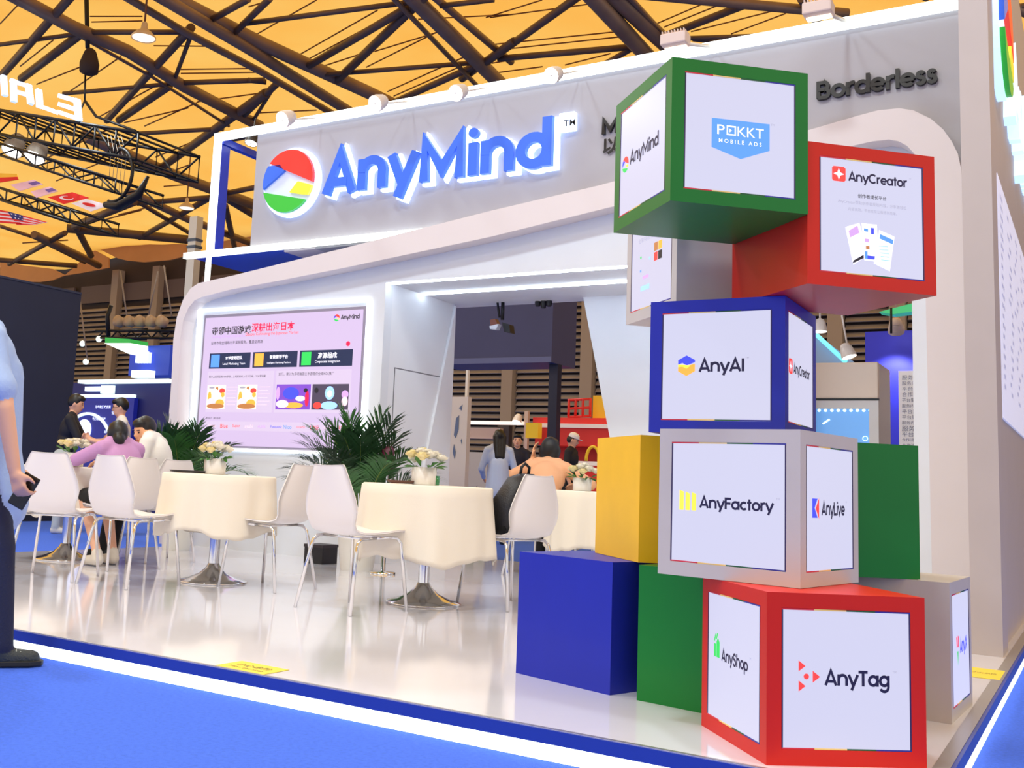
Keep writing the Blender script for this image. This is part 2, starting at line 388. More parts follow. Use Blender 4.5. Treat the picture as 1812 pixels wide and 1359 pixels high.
bm_ = P(450, 280, X=xl); MB().box((xl+.02, YL, zt-.09), (xl+.09, YL+1.2, zt-.02)).build('blue_beam', BLUEPAINT, fr)
und = MB().box((xl-.25, YL-.02, zlb-.05), (xpan+.35, YL+1.5, zlb-.03)); und.build('blue_underside', BLUEPAINT, fr)
MB().box((xpan+.35, YL+.12, zlb-.05), (xpan+.75, YL+1.5, zlb-.03)).build('white_underside', WPANEL, fr); MB().box((xpan+.75, YL+.12, zlb-.05), (P(900, 380, Y=YL).x, YL+1.5, zlb-.03)).build('grey_underside', LOGOWALL, fr)
# support post at the box's left end
YO = 8.75; po = P(340, 490, Y=YO); pt = P(344, 385, Y=YO)
sp = thing('support_post', (po.x, YO, 0), 'pale square metal post strapped to the left end of the sign box', 'post')
MB().box((po.x-.06, YO-.05, 0), (po.x+.06, YO+.05, pt.z)).build('post', ALU, sp)
for z in (P(344, 437, Y=YO).z, P(344, 425, Y=YO).z): MB().box((po.x-.07, YO-.06, z-.02), (po.x+.07, YO+.06, z+.01)).build('strap', mat('strap', (60, 70, 80), .5), sp)
# side wall at the right: column end and long outer wall
cx0 = P(1719, 1157, Z=0).x; cy0 = 6.53
struct(MB().box((cx0, cy0, 0), (FX1-.012, cy0+.35, 5.2)).build('wall_column', TAUPE))
struct(MB().box((cx0+.02, cy0+.35, 0), (FX1-.035, 13.5, 5.2)).build('wall_side', TAUPE))
# ------------------------------------------------------------------ the tower of display cubes
S = .5
CG = lambda n, c, **k: mat('cube_'+n, c, .42, noise=.03, nscale=6, coat=.06, spec=.3, **k)
GREEN, RED, BLUE, GREY, YELLOW = CG('green', (8, 116, 40)), CG('red', (208, 30, 14)), CG('blue', (32, 44, 172)), CG('grey', (196, 190, 186)), CG('yellow', (244, 190, 30))
SCREEN = mat('lit_panel', (70, 70, 78), .3, emit=1.02, emit_rgb=(222, 222, 250))
BEZEL = mat('bezel', (60, 50, 90), .3, .3)
EDGE = [mat('edge_red', (215, 40, 60), .4), mat('edge_yellow', (240, 205, 120), .4), mat('edge_green', (20, 90, 50), .4), mat('edge_blue', (40, 40, 150), .4)]
INK = mat('ink_navy', (24, 18, 66), .5)
INKS = {k: mat('ink_'+k, c, .5, emit=.85) for k, c in dict(red=(240, 60, 55), blue=(60, 70, 230), sky=(80, 140, 240), green=(40, 190, 80), yellow=(250, 220, 70), orange=(245, 165, 60), white=(240, 240, 255), grey=(150, 150, 165), violet=(190, 150, 220), black=(25, 22, 30), brown=(170, 110, 60), skyl=(150, 195, 250), pink=(240, 200, 215), crimson=(220, 20, 70)).items()}
def face_frame(side):
    """centre, right and up of a cube's visible face in the cube's local frame (outward = right x up)"""
    h = S/2
    return (Vector((0, -h, h)), Vector((1, 0, 0)), Vector((0, 0, 1))) if side == 'right' else (Vector((-h, 0, h)), Vector((0, -1, 0)), Vector((0, 0, 1)))
def marks(scr, items, c, r, u):
    """items: ('text', body, x, y, w, ink, bold, h) or ('poly', pts, ink); each ink group is one printed mark"""
    nn = r.cross(u)
    for ii, it in enumerate(items):
        m = MB(); c = c+nn*.00012
        if it[0] == 'text':
            _, body, x, y, w, ink, bold, h = it
            put_text(m, body, c+r*x+u*y, r, u, w=w, h=h, bold=bold, align='L'); nm = 'lettering'
        else:
            _, pts, ink = it
            for q in (pts if isinstance(pts[0][0], (list, tuple)) else [pts]): poly(m, q, c, r, u)
            nm = 'logo_mark'
        m.build(nm, INK if ink == 'ink' else INKS[ink], scr, world=False)
def cube(N, yaw, z0, m, label, screens, margin=.047):
    a = math.radians(yaw); u = Vector((math.cos(a), math.sin(a), 0)); v = Vector((-math.sin(a), math.cos(a), 0))
    c = Vector((N[0], N[1], 0))+(u+v)*(S/2); h = S/2
    t = thing('display_cube', (c.x, c.y, z0), label, 'display cube', rz=a)
    b = MB(); g = S-.0012
    b.add([(-h,-h,0),(h,-h,0),(h,h,0),(-h,h,0),(-h,-h,g),(h,-h,g),(h,h,g),(-h,h,g)], [(3,2,1,0),(4,5,6,7),(1,2,6,5),(2,3,7,6)])
    for side in ('right', 'left'):
        fc, r, up = face_frame(side); n = r.cross(up)
        k = h-margin
        o4 = [fc-r*h-up*h, fc+r*h-up*h, fc+r*h+up*(g-h), fc-r*h+up*(g-h)]
        if side in screens:
            i4 = [fc-r*k-up*k, fc+r*k-up*k, fc+r*k+up*k, fc-r*k+up*k]; d4 = [p-n*.012 for p in i4]
            b.add(o4+i4+d4, [(0,1,5,4),(1,2,6,5),(2,3,7,6),(3,0,4,7),(4,5,9,8),(5,6,10,9),(6,7,11,10),(7,4,8,11),(8,9,10,11)])
        else: b.add(o4, [(0,1,2,3)])
    b.build('body', m, t, world=False, bevel=.0015)
    for side, items in screens.items():
        fc, r, up = face_frame(side); n = r.cross(up); k = h-margin-.004
        s = MB(); p = [fc-r*k-up*k-n*.011, fc+r*k-up*k-n*.011, fc+r*k+up*k-n*.011, fc-r*k+up*k-n*.011]
        s.prism(p, n*.009); scr = s.build('lit_panel', SCREEN, t, world=False)
        e = MB(); w = .004; kk = h-margin
        segs = [(-1, -.5), (-.5, 0), (0, .45), (.45, 1)]
        for sy in (-1, 1):
            for i, (f0, f1) in enumerate(segs):
                e.cur = i; yb = sy*kk
                e.prism([fc+r*(f0*kk)+up*(yb-sy*w)-n*.01, fc+r*(f1*kk)+up*(yb-sy*w)-n*.01, fc+r*(f1*kk)+up*yb-n*.01, fc+r*(f0*kk)+up*yb-n*.01], n*.010)
        for sx in (-1, 1):
            e.cur = 4; xb = sx*kk
            e.prism([fc+r*(xb-sx*w)-up*(kk-w)-n*.01, fc+r*xb-up*(kk-w)-n*.01, fc+r*xb+up*(kk-w)-n*.01, fc+r*(xb-sx*w)+up*(kk-w)-n*.01], n*.010)
        e.build('panel_edge', EDGE+[BEZEL], t, world=False)
        marks(scr, items, fc-n*.0015, r, up)
    return t
def arc_logo(cx, cy, r):
    """round four-colour mark"""
    rot = lambda pts, d: [(cx+r*(x*math.cos(d)-y*math.sin(d)), cy+r*(x*math.sin(d)+y*math.cos(d))) for x, y in pts]
    def seg(a0, a1, cut): return circ(1, 14, a0, a1)
    red = [(math.cos(math.radians(a)), math.sin(math.radians(a))) for a in np.linspace(-8, 140, 18)]
    blue = [(math.cos(math.radians(a)), math.sin(math.radians(a))) for a in np.linspace(146, 190, 8)] + [(-.15, .34), (-.35, .56)]
    green = [(math.cos(math.radians(a)), math.sin(math.radians(a))) for a in np.linspace(196, 318, 18)]
    yel = [(math.cos(math.radians(a)), math.sin(math.radians(a))) for a in np.linspace(-32, -14, 6)] + [(.42, -.06), (.10, -.38), (.62, -.50)]
    return [('poly', rot(red, 0), 'red'), ('poly', rot(blue, 0), 'blue'), ('poly', rot(green, 0), 'green'), ('poly', rot(yel, 0), 'yellow')]
def rect(x, y, w, h): return [(x, y), (x+w, y), (x+w, y+h), (x, y+h)]
T = lambda s, x, y, w, ink='ink', b=.012, h=None: ('text', s, x, y, w, ink, b, h)
tri = lambda x, y, s: [(x, y+s), (x, y-s), (x+s*1.35, y)]
star = [(-.026, 0), (-.007, .007), (0, .026), (.007, .007), (.026, 0), (.007, -.007), (0, -.026), (-.007, -.007)]
def creator_mark(x, y, k=1.0):
    sq = [(-.031, -.024), (-.024, -.031), (.024, -.031), (.031, -.024), (.031, .024), (.024, .031), (-.024, .031), (-.031, .024)]
    return [('poly', [(x+a*k, y+b*k) for a, b in sq], 'red'), ('poly', [(x+a*k*.95, y+b*k*.95) for a, b in star], 'white')]
TM = lambda x, y, w=.012: T('TM', x, y, w, 'grey', 0)
# printed contents (face coordinates in metres, origin in the panel's middle)
anytag = [('poly', tri(-.150, .036, .016), 'red'), ('poly', tri(-.150, -.022, .016), 'red'), ('poly', tri(-.106, .006, .017), 'red'), ('poly', circ(.0085, 16, cx=-.126, cy=.006), 'red'), T('AnyTag', -.070, .000, .206), TM(.145, .026)]
anyshop = [('poly', rect(-.150, -.004, .016, .042), 'green'), ('poly', [(-.130, -.004), (-.104, -.004), (-.104, .045), (-.118, .06), (-.130, .045)], 'green'), ('poly', [(-.152, .046), (-.143, .046), (-.130, .070), (-.139, .070)], 'green'), ('poly', [(-.136, .052), (-.128, .052), (-.116, .074), (-.124, .074)], 'green'), T('AnyShop', -.088, .008, .205), TM(.128, .034)]
anyfactory = [('poly', [(-.172, -.028), (-.156, -.028), (-.156, .034), (-.172, .039)], 'yellow'), ('poly', [(-.149, -.028), (-.133, -.028), (-.133, .028), (-.149, .034)], 'yellow'), ('poly', [(-.126, -.028), (-.110, -.028), (-.110, .028), (-.126, .033)], 'yellow'), T('AnyFactory', -.098, -.001, .262), TM(.170, .024)]
anylive = [('poly', [(-.152, -.030), (-.124, -.030), (-.108, -.030), (-.132, .002), (-.108, .032), (-.152, .032)], 'blue'), ('poly', [(-.124, 0), (-.096, .034), (-.096, -.034)], 'red'), T('AnyLive', -.076, -.002, .205), TM(.135, .024)]
anyai = [('poly', [(-.140, .004), (-.140, .022), (-.108, .040), (-.076, .022), (-.076, .014), (-.108, .002), (-.124, .012)], 'blue'), ('poly', [(-.140, -.004), (-.092, .004), (-.076, .008), (-.076, -.020), (-.108, -.038), (-.140, -.020)], 'orange'), ('poly', [(-.140, -.004), (-.140, .006), (-.108, -.010), (-.092, .002)], 'yellow'), T('AnyAI', -.062, -.002, .168), TM(.110, .026)]
anycre_s = creator_mark(-.160, .004, .9) + [T('AnyCreator', -.118, 0, .262)]
anycre_b = creator_mark(-.128, .146, .85) + [T('AnyCreator', -.092, .140, .232), TM(.148, .158, .008), T('创作者成长平台', -.055, .076, .112, 'black', .01), T('AnyCreator帮助创作者规划内容，分享更轻松', -.132, .050, .268, 'grey', 0), T('内容高效，平台变现让我感到简单。', -.092, .026, .190, 'grey', 0),
    ('poly', [(-.105, -.040), (-.050, -.020), (-.018, -.130), (-.075, -.170)], 'white'), ('poly', [(-.092, -.052), (-.058, -.030), (-.050, -.055), (-.086, -.075)], 'violet'), ('poly', [(-.078, -.165), (-.074, -.154), (-.034, -.130), (-.034, -.142)], 'black'),
    ('poly', [(-.042, -.020), (.018, -.020), (.022, -.150), (-.032, -.150)], 'white'), ('poly', rect(-.033, -.048, .016, .010), 'sky'), ('poly', rect(-.006, -.055, .012, .022), 'blue'), ('poly', rect(-.030, -.085, .016, .012), 'violet'), ('poly', rect(-.026, -.110, .014, .012), 'brown'), ('poly', rect(-.026, -.144, .044, .012), 'blue'), ('poly', rect(-.030, -.144, .010, .026), 'sky'),
    ('poly', [(.026, -.038), (.086, -.056), (.066, -.180), (.004, -.158)], 'white'), ('poly', [(.029, -.052), (.081, -.068), (.079, -.084), (.027, -.068)], 'sky')] + [('poly', rect(.024+.002*i, -.096-.012*i, .036, .003), 'skyl') for i in range(5)]
pokkt = [('poly', [(-.104, .052), (.108, .052), (.108, -.042), (.002, -.082), (-.104, -.050)], 'sky')] + [T('P', -.084, .014, .027, 'white', .0, .034), ('poly', [rect(-.050, -.003, .034, .005), rect(-.050, .026, .034, .005), rect(-.050, -.003, .005, .034), rect(-.021, -.003, .005, .034), tri(-.040, .014, .007)], 'white'), T('KKT', -.010, .014, .096, 'white', .0, .034), T('M O B I L E   A D S', -.078, -.024, .156, 'white', .005, .014), TM(.112, .050, .014)]
anymind_s = arc_logo(-.150, -.012, .030) + [T('AnyMind', -.108, -.004, .255)]
grey_s = [T('平 台 营 销', -.055, .130, .14, 'black', .01), T('全球内容创作者共创平台', -.130, .100, .25, 'grey', 0)] + [('poly', rect(.030+.042*(i % 2), .026-.042*(i//2), .036, .036), ['brown', 'orange', 'red', 'black'][i]) for i in range(4)] + [('poly', rect(-.110, .020, .014, .010), 'green'), ('poly', rect(-.110, -.040, .014, .010), 'sky'), ('poly', rect(-.020, .0, .014, .012), 'skyl'), ('poly', rect(-.080, -.075, .06, .014), 'violet'), ('poly', rect(-.100, -.125, .09, .022), 'skyl')]
grey_x = [('poly', [(-.105, .040), (-.085, .045), (-.080, .005), (-.10, .0)], 'crimson'), ('poly', [(-.07, .045), (-.05, .040), (-.055, .0), (-.075, .004)], 'crimson'), ('poly', [(-.09, -.012), (-.065, -.012), (-.078, -.066)], 'green'), T('AnyX', -.03, .0, .17, 'blue')]
cube((-.854, 3.318), 39.2, 0, RED, 'red bottom cube of the tower with an orange triangles logo, at the platform corner', {'right': anytag, 'left': anyshop})
cube((-.483, 4.41), 87.6, 0, GREY, 'grey floor cube right of the red bottom cube, its lit panel facing the blue carpet', {'right': grey_x})
cube((-.806, 3.53), 80.5, .5, GREY, 'grey cube in the tower middle with a yellow three-bar logo panel', {'left': anyfactory, 'right': anylive})
cube((-.936, 3.871), 90.3, 1.0, BLUE, 'blue cube in the tower with a blue and orange hexagon logo on its lit panel', {'left': anyai, 'right': anycre_s})
cube((-.816, 3.676), 45.4, 1.5, RED, 'red cube high in the tower with phone screens pictured on its lit panel', {'right': anycre_b})
cube((-1.173, 3.32), 43.7, 1.737, GREEN, 'topmost green cube of the tower with a blue shield logo on its lit panel', {'right': pokkt, 'left': anymind_s})
cube((-1.602, 3.952), 72.8, 0, BLUE, 'plain blue cube on the platform floor at the left foot of the tower', {})
cube((-1.492, 3.945), -10, 0, GREEN, 'plain green cube on the floor between the blue cube and the red cube', {})
cube((-1.535, 4.047), 42.6, .5, YELLOW, 'plain yellow cube standing on the blue and green floor cubes', {})
cube((-.968, 4.129), 40, .5, GREEN, 'plain dark green cube behind the grey middle cube, right side of the tower', {})
cube((-1.396, 4.04), 44.4, 1.5, GREY, 'grey cube tucked under the topmost green cube, small orange pictures on its panel', {'left': grey_s})
# ------------------------------------------------------------------ the exhibition hall: roof membrane, pipes, louvred wall
ZR = 9.6
def membrane_mat():
    m = bpy.data.materials.new('roof_membrane'); m.use_nodes = True; nt = m.node_tree; nt.nodes.clear()
    out = nt.nodes.new('ShaderNodeOutputMaterial'); tr = nt.nodes.new('ShaderNodeBsdfTranslucent'); df = nt.nodes.new('ShaderNodeBsdfDiffuse'); mx = nt.nodes.new('ShaderNodeMixShader')
    tc = nt.nodes.new('ShaderNodeTexCoord'); n = nt.nodes.new('ShaderNodeTexNoise'); n.inputs['Scale'].default_value = .35; n.inputs['Detail'].default_value = 5
    cr = nt.nodes.new('ShaderNodeValToRGB'); cr.color_ramp.elements[0].position = .3; cr.color_ramp.elements[1].position = .7
    cr.color_ramp.elements[0].color = (1.0, .50, .085, 1); cr.color_ramp.elements[1].color = (1.0, .60, .14, 1)
    nt.links.new(tc.outputs['Object'], n.inputs['Vector']); nt.links.new(n.outputs['Fac'], cr.inputs[0])
    nt.links.new(cr.outputs[0], tr.inputs[0]); df.inputs[0].default_value = (.75, .5, .3, 1)
    mx.inputs[0].default_value = .88; nt.links.new(df.outputs[0], mx.inputs[1]); nt.links.new(tr.outputs[0], mx.inputs[2]); nt.links.new(mx.outputs[0], out.inputs[0])
    return m
MEMB = membrane_mat()
mb = MB(); mb.smooth = True; nx, ny = 60, 44
x0, x1, y0, y1 = -70., 20., -12., 34.
vs = [(x0+(x1-x0)*i/nx, y0+(y1-y0)*j/ny, ZR+.9+.28*math.sin((x0+(x1-x0)*i/nx)*.55)*math.sin((y0+(y1-y0)*j/ny)*.5)) for j in range(ny+1) for i in range(nx+1)]
mb.add(vs, [[j*(nx+1)+i, j*(nx+1)+i+1, (j+1)*(nx+1)+i+1, (j+1)*(nx+1)+i] for j in range(ny) for i in range(nx)])
struct(mb.build('ceiling_membrane', MEMB))
PIPE = mat('roof_pipe', (128, 102, 86), .45, .2, noise=.15, nscale=1.5); PIPE2 = mat('roof_pipe_dark', (100, 78, 66), .5, .2, noise=.15, nscale=2); CABLE = mat('roof_cable', (120, 70, 30), .6)
roof = thing('roof_truss', (-20, 20, ZR), 'brown steel pipe truss carrying the orange membrane roof', 'roof truss')
def member(pts, wpx, dz=0., nm='chord_pipe', m=PIPE, n=10):
    q = [P(x, y, Z=ZR+dz) for x, y in pts]
    a, b = q[0], q[-1]; L = (b-a).length
    if pts[0][1] <= 1: q[0] = a+(a-b)*(.5)             # carry on past the top of the photo
    if nm == 'strut_pipe': q[0], q[-1] = a+(a-b)*.05, b+(b-a)*.05      # struts run into the chords
    r = wpx*.5*depth((a+b)*.5)/CAM_F
    MB().tube(q, r, n).build(nm, m, roof)
chords = [([(39, 0), (129, 48), (227, 91), (324, 152), (460, 223)], 22, 0), ([(19, 0), (269, 136), (405, 223)], 6, -.05),
 ([(240, 0), (324, 55), (460, 126), (592, 203)], 13, -.15), ([(280, 0), (440, 86), (618, 197), (760, 290)], 19, -.1), ([(324, 0), (460, 76), (653, 164), (780, 225)], 24, .1),
 ([(150, 240), (227, 275), (301, 307), (460, 366)], 20, 0), ([(230, 340), (333, 388), (470, 440)], 13, 0),
 ([(735, 0), (887, 150), (960, 220)], 26, 0), ([(700, 0), (720, 22), (850, 158)], 9, -.1), ([(775, 0), (905, 110)], 13, .1),
 ([(1052, 0), (1147, 101), (1190, 150)], 28, -.1), ([(1096, 0), (1168, 68), (1260, 150)], 30, .1), ([(1118, 0), (1175, 62)], 10, .1), ([(1243, 0), (1421, 17), (1500, 24)], 18, 0),
 ([(1600, -60), (1812, 20), (1900, 60)], 20, 0), ([(60, 415), (140, 452), (175, 470)], 13, 0), ([(0, 400), (60, 420), (150, 465)], 6, 0), ([(1560, -50), (1640, -5)], 16, 0)]
for pts, w, dz in chords: member(pts, w, dz)
struts = [((120, 0), (6, 130), 15), ((139, 63), (42, 136), 15), ((130, 61), (0, 79), 8), ((162, 57), (324, 57), 10), ((330, 58), (194, 207), 14), ((337, 65), (307, 146), 8), ((437, 0), (379, 32), 12), ((475, 0), (418, 55), 12),
 ((295, 155), (214, 210), 14), ((304, 147), (460, 142), 10), ((285, 150), (120, 165), 8), ((460, 172), (288, 295), 15), ((249, 236), (388, 228), 8), ((369, 350), (249, 359), 10), ((366, 353), (252, 418), 10), ((233, 359), (136, 398), 14),
 ((252, 362), (333, 411), 8), ((129, 405), (333, 424), 16), ((395, 343), (460, 330), 10), ((440, 41), (717, 5), 10), ((554, 112), (714, 18), 14), ((745, 0), (602, 137), 16), ((587, 131), (828, 112), 9), ((704, 178), (836, 119), 12), ((905, 76), (821, 137), 14),
 ((783, 10), (870, 0), 10), ((440, 142), (470, 145), 10), ((488, 150), (430, 205), 12), ((486, 152), (445, 218), 7), ((1015, 0), (867, 106), 14), ((891, 103), (1106, 84), 12), ((1120, 85), (1040, 130), 10), ((1315, 10), (1178, 63), 14), ((1212, 68), (1366, 63), 9),
 ((1420, 0), (1460, 60), 16), ((1700, 30), (1812, 10), 10), ((135, 402), (160, 450), 12), ((0, 460), (130, 470), 9), ((20, 465), (110, 415), 9), ((460, 225), (420, 245), 9), ((1230, 70), (1300, 78), 8), ((395, 250), (470, 235), 10), ((400, 370), (420, 460), 10), ((405, 352), (470, 392), 16)]
for a, b, w in struts: member([a, b], w, .02, 'strut_pipe', PIPE2, 8)
cables = [((450, 63), (560, 0)), ((526, 99), (668, 18)), ((541, 107), (717, 13)), ((566, 119), (640, 95)), ((663, 91), (778, 56)), ((648, 119), (780, 53)), ((686, 162), (821, 101)), ((697, 170), (816, 117)), ((0, 42), (40, 0)), ((36, 117), (94, 71)), ((65, 149), (146, 117)), ((123, 162), (214, 100)), ((175, 207), (275, 152)), ((220, 217), (333, 191)), ((256, 223), (350, 181)), ((275, 278), (385, 233)), ((285, 310), (340, 290)), ((159, 29), (252, 29)), ((162, 39), (252, 37)), ((272, 81), (372, 82)), ((314, 123), (460, 121)), ((320, 130), (460, 128)), ((860, 31), (959, 0)), ((867, 31), (1045, 7)), ((860, 80), (1093, 56)), ((894, 87), (1100, 65)), ((1164, 41), (1260, 0)), ((1175, 48), (1277, 7)), ((1223, 56), (1366, 20)), ((1294, 60), (1390, 24)), ((870, 130), (960, 118)), ((1000, 115), (1080, 95)), ((450, 240), (500, 235)), ((455, 200), (560, 195)), ((350, 180), (460, 165)), ((440, 12), (480, 0)), ((740, 34), (900, 26)), ((210, 380), (330, 350)), ((180, 390), (250, 372)), ((290, 330), (390, 322)), ((40, 430), (120, 425)), ((870, 112), (900, 107)), ((60, 290), (190, 230)), ((100, 320), (240, 262))]
for a, b in cables: member([a, b], 2.6, .5, 'cable', CABLE, 5)
# louvred end wall
YH = 34.0
DKW = mat('hall_wall_dark', (58, 46, 44), .8, noise=.1, nscale=1); SLAT = mat('louvre_slat', (158, 152, 156), .6, .1, noise=.08, nscale=2); COLM = mat('hall_column', (160, 148, 138), .6)
hw = struct(MB().box((-75, YH+.3, -.1), (20, YH+.5, ZR+1.2)).build('wall_hall', DKW))
colpx = [(205, 560), (283, 480), (903, 650), (1043, 600), (1480, 600), (1590, 600)]
colx = sorted(P(x, y, Y=YH).x for x, y in colpx)
edges = [-60]+colx+[6]
slat_me = None
for a, b in zip(edges, edges[1:]):
    if b-a < 1.2: continue
    z = 1.2; first = None
    while z < 8.2:
        if first is None:
            w = b-a-.5
            s_ = MB().add([(-w/2, 0, 0), (w/2, 0, 0), (w/2, .16, .15), (-w/2, .16, .15), (-w/2, .02, -.02), (w/2, .02, -.02), (w/2, .18, .13), (-w/2, .18, .13)], [(0,1,2,3),(7,6,5,4),(4,5,1,0),(3,2,6,7),(0,3,7,4),(5,6,2,1)])
            first = s_.build('louvre_slat', SLAT, hw); first.location = ((a+b)/2, YH, z)
        else:
            c = first.copy(); COL.objects.link(c); c.location = ((a+b)/2, YH, z)
        z += .235
for x in colx: MB().box((x-.22, YH-.25, -.1), (x+.22, YH+.15, ZR+.3)).build('column', COLM, hw)
for x in np.arange(-58, 4, 2.7): MB().box((x, YH+.1, 8.45), (x+2.2, YH+.2, 9.3)).build('clerestory_panel', mat('wall_panel', (96, 84, 88), .6), hw)
VAL = mat('membrane_hem', (196, 146, 104), .8, noise=.06, nscale=1)
for pts in ([(0, 463), (45, 470), (93, 476), (115, 487), (93, 496), (70, 499), (40, 498), (10, 492), (0, 490)], [(113, 488), (135, 470), (162, 440), (192, 456), (192, 474), (150, 482)], [(150, 417), (240, 424), (329, 432), (329, 453), (301, 460), (255, 464), (225, 461), (208, 457), (190, 448), (165, 435)], [(395, 395), (470, 400), (470, 450), (395, 440)]):
    q = [P(x, y, Y=32.5) for x, y in pts]
    tag(MB().prism(q, (0, .08, 0)).build('membrane_valance', VAL), None, 'roof hem')
vl = [o for o in COL.objects if o.name.startswith('membrane_valance')]
for o, l in zip(vl, ('beige scalloped roof hem at the far left above the dark booth wall', 'small beige roof hem beside the top of the hall column', 'long beige scalloped roof hem over the louvred end wall', 'beige roof hem seen behind the open corner of the sign frame')): o['label'] = l
# hanging high-bay lamps
LAMPM = mat('lamp_shade', (205, 180, 150), .4); LGLOW = mat('lamp_glow', (255, 240, 215), .3, emit=1.6)
def bay_lamp(loc, r, label=None, group='high-bay lamps under the roof'):
    t = thing('bay_lamp', loc, label or 'round high-bay lamp hanging over the platform and the aisle, above the picture', 'lamp', group)
    MB().lathe([(r, 0), (r*.98, r*.15), (r*.62, r*.55), (r*.3, r*.75), (r*.22, r*1.3), (r*.1, r*1.4)], loc, 20, capb=False).build('shade', LAMPM, t)
    MB().lathe([(r*.9, r*.04), (r*.9, r*.06)], loc, 20).build('diffuser', LGLOW, t)
    MB().tube([Vector(loc)+Vector((0, 0, r*1.35)), (loc[0], loc[1], ZR+1.1)], .02, 5).build('cord', CABLE, t)
for p, w_ in zip(HALL_LAMPS[:5], ('over the aisle in front of the tables', 'over the aisle in front of the cube tower', 'left of the platform near the dark wall', 'right of the cube tower', 'behind the viewer')): bay_lamp(p, .45, 'round high-bay lamp hanging from the roof '+w_)
q = P(254, 68, Z=8.6); bay_lamp(q, 22*depth(q)/CAM_F, 'round high-bay lamp with pale shade hanging at the upper left of the roof', None)
q = P(330, 369, Z=8.6); bay_lamp(q, 14*depth(q)/CAM_F, 'small distant high-bay lamp hanging left of the sign frame', None)
# ------------------------------------------------------------------ signs and screens on the booth
HALO = mat('halo_white', (190, 214, 255), .4, emit=3.0); SIGNBLUE = mat('sign_blue', (52, 104, 222), .35, emit=.30); SIGNC = {k: mat('sign_'+k, c, .35, emit=.45) for k, c in dict(red=(240, 50, 45), blue=(60, 50, 225), green=(50, 175, 55), yellow=(250, 225, 60)).items()}
BLACKL = mat('black_letter', (22, 20, 26), .4)
RX, UZ = Vector((1, 0, 0)), Vector((0, 0, 1))
def letters(parent, word, px0, px1, Y, m, tk, depth_, halo=None, cap=None):
    """one solid per letter on plane Y; px0/px1 = image points of the word's lower-left and lower-right"""
    a = P(*px0, Y=Y); b = P(*px1, Y=Y)
    gp = .045 if halo else .0
    full, _ = stroke_word(word, tk); full[:, 0] *= 1+gp*(len(word)-1)/max(full[:, 0].max(), .1); x00 = full[:, 0].min(); sx = (b.x-a.x)/(full[:, 0].max()-x00); z0 = (a.z+b.z)/2
    sy = cap/.7 if cap else sx; x = 0
    for ch in word:
        v, f = stroke_glyph(ch, tk, 0, depth_, depth_*.5 if halo else 0)
        lo = MB().add([(a.x+(p+x-x00)*sx, Y-d, z0+q*sy) for p, q, d in v], f).build('letter', m, parent)
        if halo:
            v, f = stroke_glyph(ch, tk, .022, depth_*.5, .001)
            MB().add([(a.x+(p+x-x00)*sx+.02, Y-d, z0+q*sy-.012) for p, q, d in v], f).build('halo', halo, lo)
        x += GLY[ch][0]+gp
t = thing('illuminated_sign', (P(700, 350, Y=YL).x, YL, P(700, 350, Y=YL).z), 'glowing company name sign with round four-colour emblem in big blue letters on the upper wall', 'sign')
letters(t, 'AnyMind', (580, 349), (984, 298), YL, SIGNBLUE, .15, .10, HALO, cap=P(770, 250, Y=YL).z-P(770, 325, Y=YL).z)
c = P(519, 324, Y=YL); R_ = (P(519, 268, Y=YL).z-P(519, 380, Y=YL).z)/2
MB().prism([(c.x+.012+1.07*R_*math.cos(w), YL-.002, c.z-.006+1.07*R_*math.sin(w)) for w in np.linspace(0, 2*math.pi, 48)[:-1]], (0, -.05, 0)).build('emblem_halo', HALO, t)
white_in = mat('emblem_white', (205, 215, 240), .4, emit=.35)
MB().prism([(c.x+R_*.99*math.cos(w), YL-.052, c.z+R_*.99*math.sin(w)) for w in np.linspace(0, 2*math.pi, 48)[:-1]], (0, -.012, 0)).build('emblem_disc', white_in, t)
for _, pts, ink in arc_logo(0, 0, 1.0):
    m = MB(); poly(m, [(x*R_*.97, z*R_*.97) for x, z in pts], Vector((c.x, YL-.064, c.z)), RX, UZ, .03); m.build('emblem_segment', SIGNC[ink], t)
q0 = P(995, 205, Y=YL); q1 = P(1021, 232, Y=YL)
MB().box((q0.x, YL-.06, q1.z), (q1.x, YL-.002, q0.z)).build('trademark_plate', HALO, t)
m = MB(); put_text(m, 'TM', P(1008, 217, Y=YL-.062), RX, UZ, w=(q1.x-q0.x)*.75, bold=.01); m.build('trademark_lettering', BLACKL, t)
t = thing('wall_lettering', P(1550, 165, Y=YL), 'raised black word on the upper wall right of the green cube', 'lettering')
letters(t, 'Borderless', (1446, 180), (1660, 146), YL, BLACKL, .14, .03)
t = thing('wall_lettering', P(1085, 250, Y=YL), 'black lettering half hidden left of the topmost green cube', 'lettering')
letters(t, 'Mind', (1067, 239), (1145, 229), YL, BLACKL, .15, .03)
for ch, pa in (('以', (1066, 275)), ('科', (1100, 270)), ('技', (1132, 266))):
    m = MB(); q = P(*pa, Y=YL-.02); h_ = .145; put_text(m, ch, q+Vector((h_/2, 0, h_/2)), RX, UZ, h=h_, bold=.03); m.build('letter', BLACKL, t)

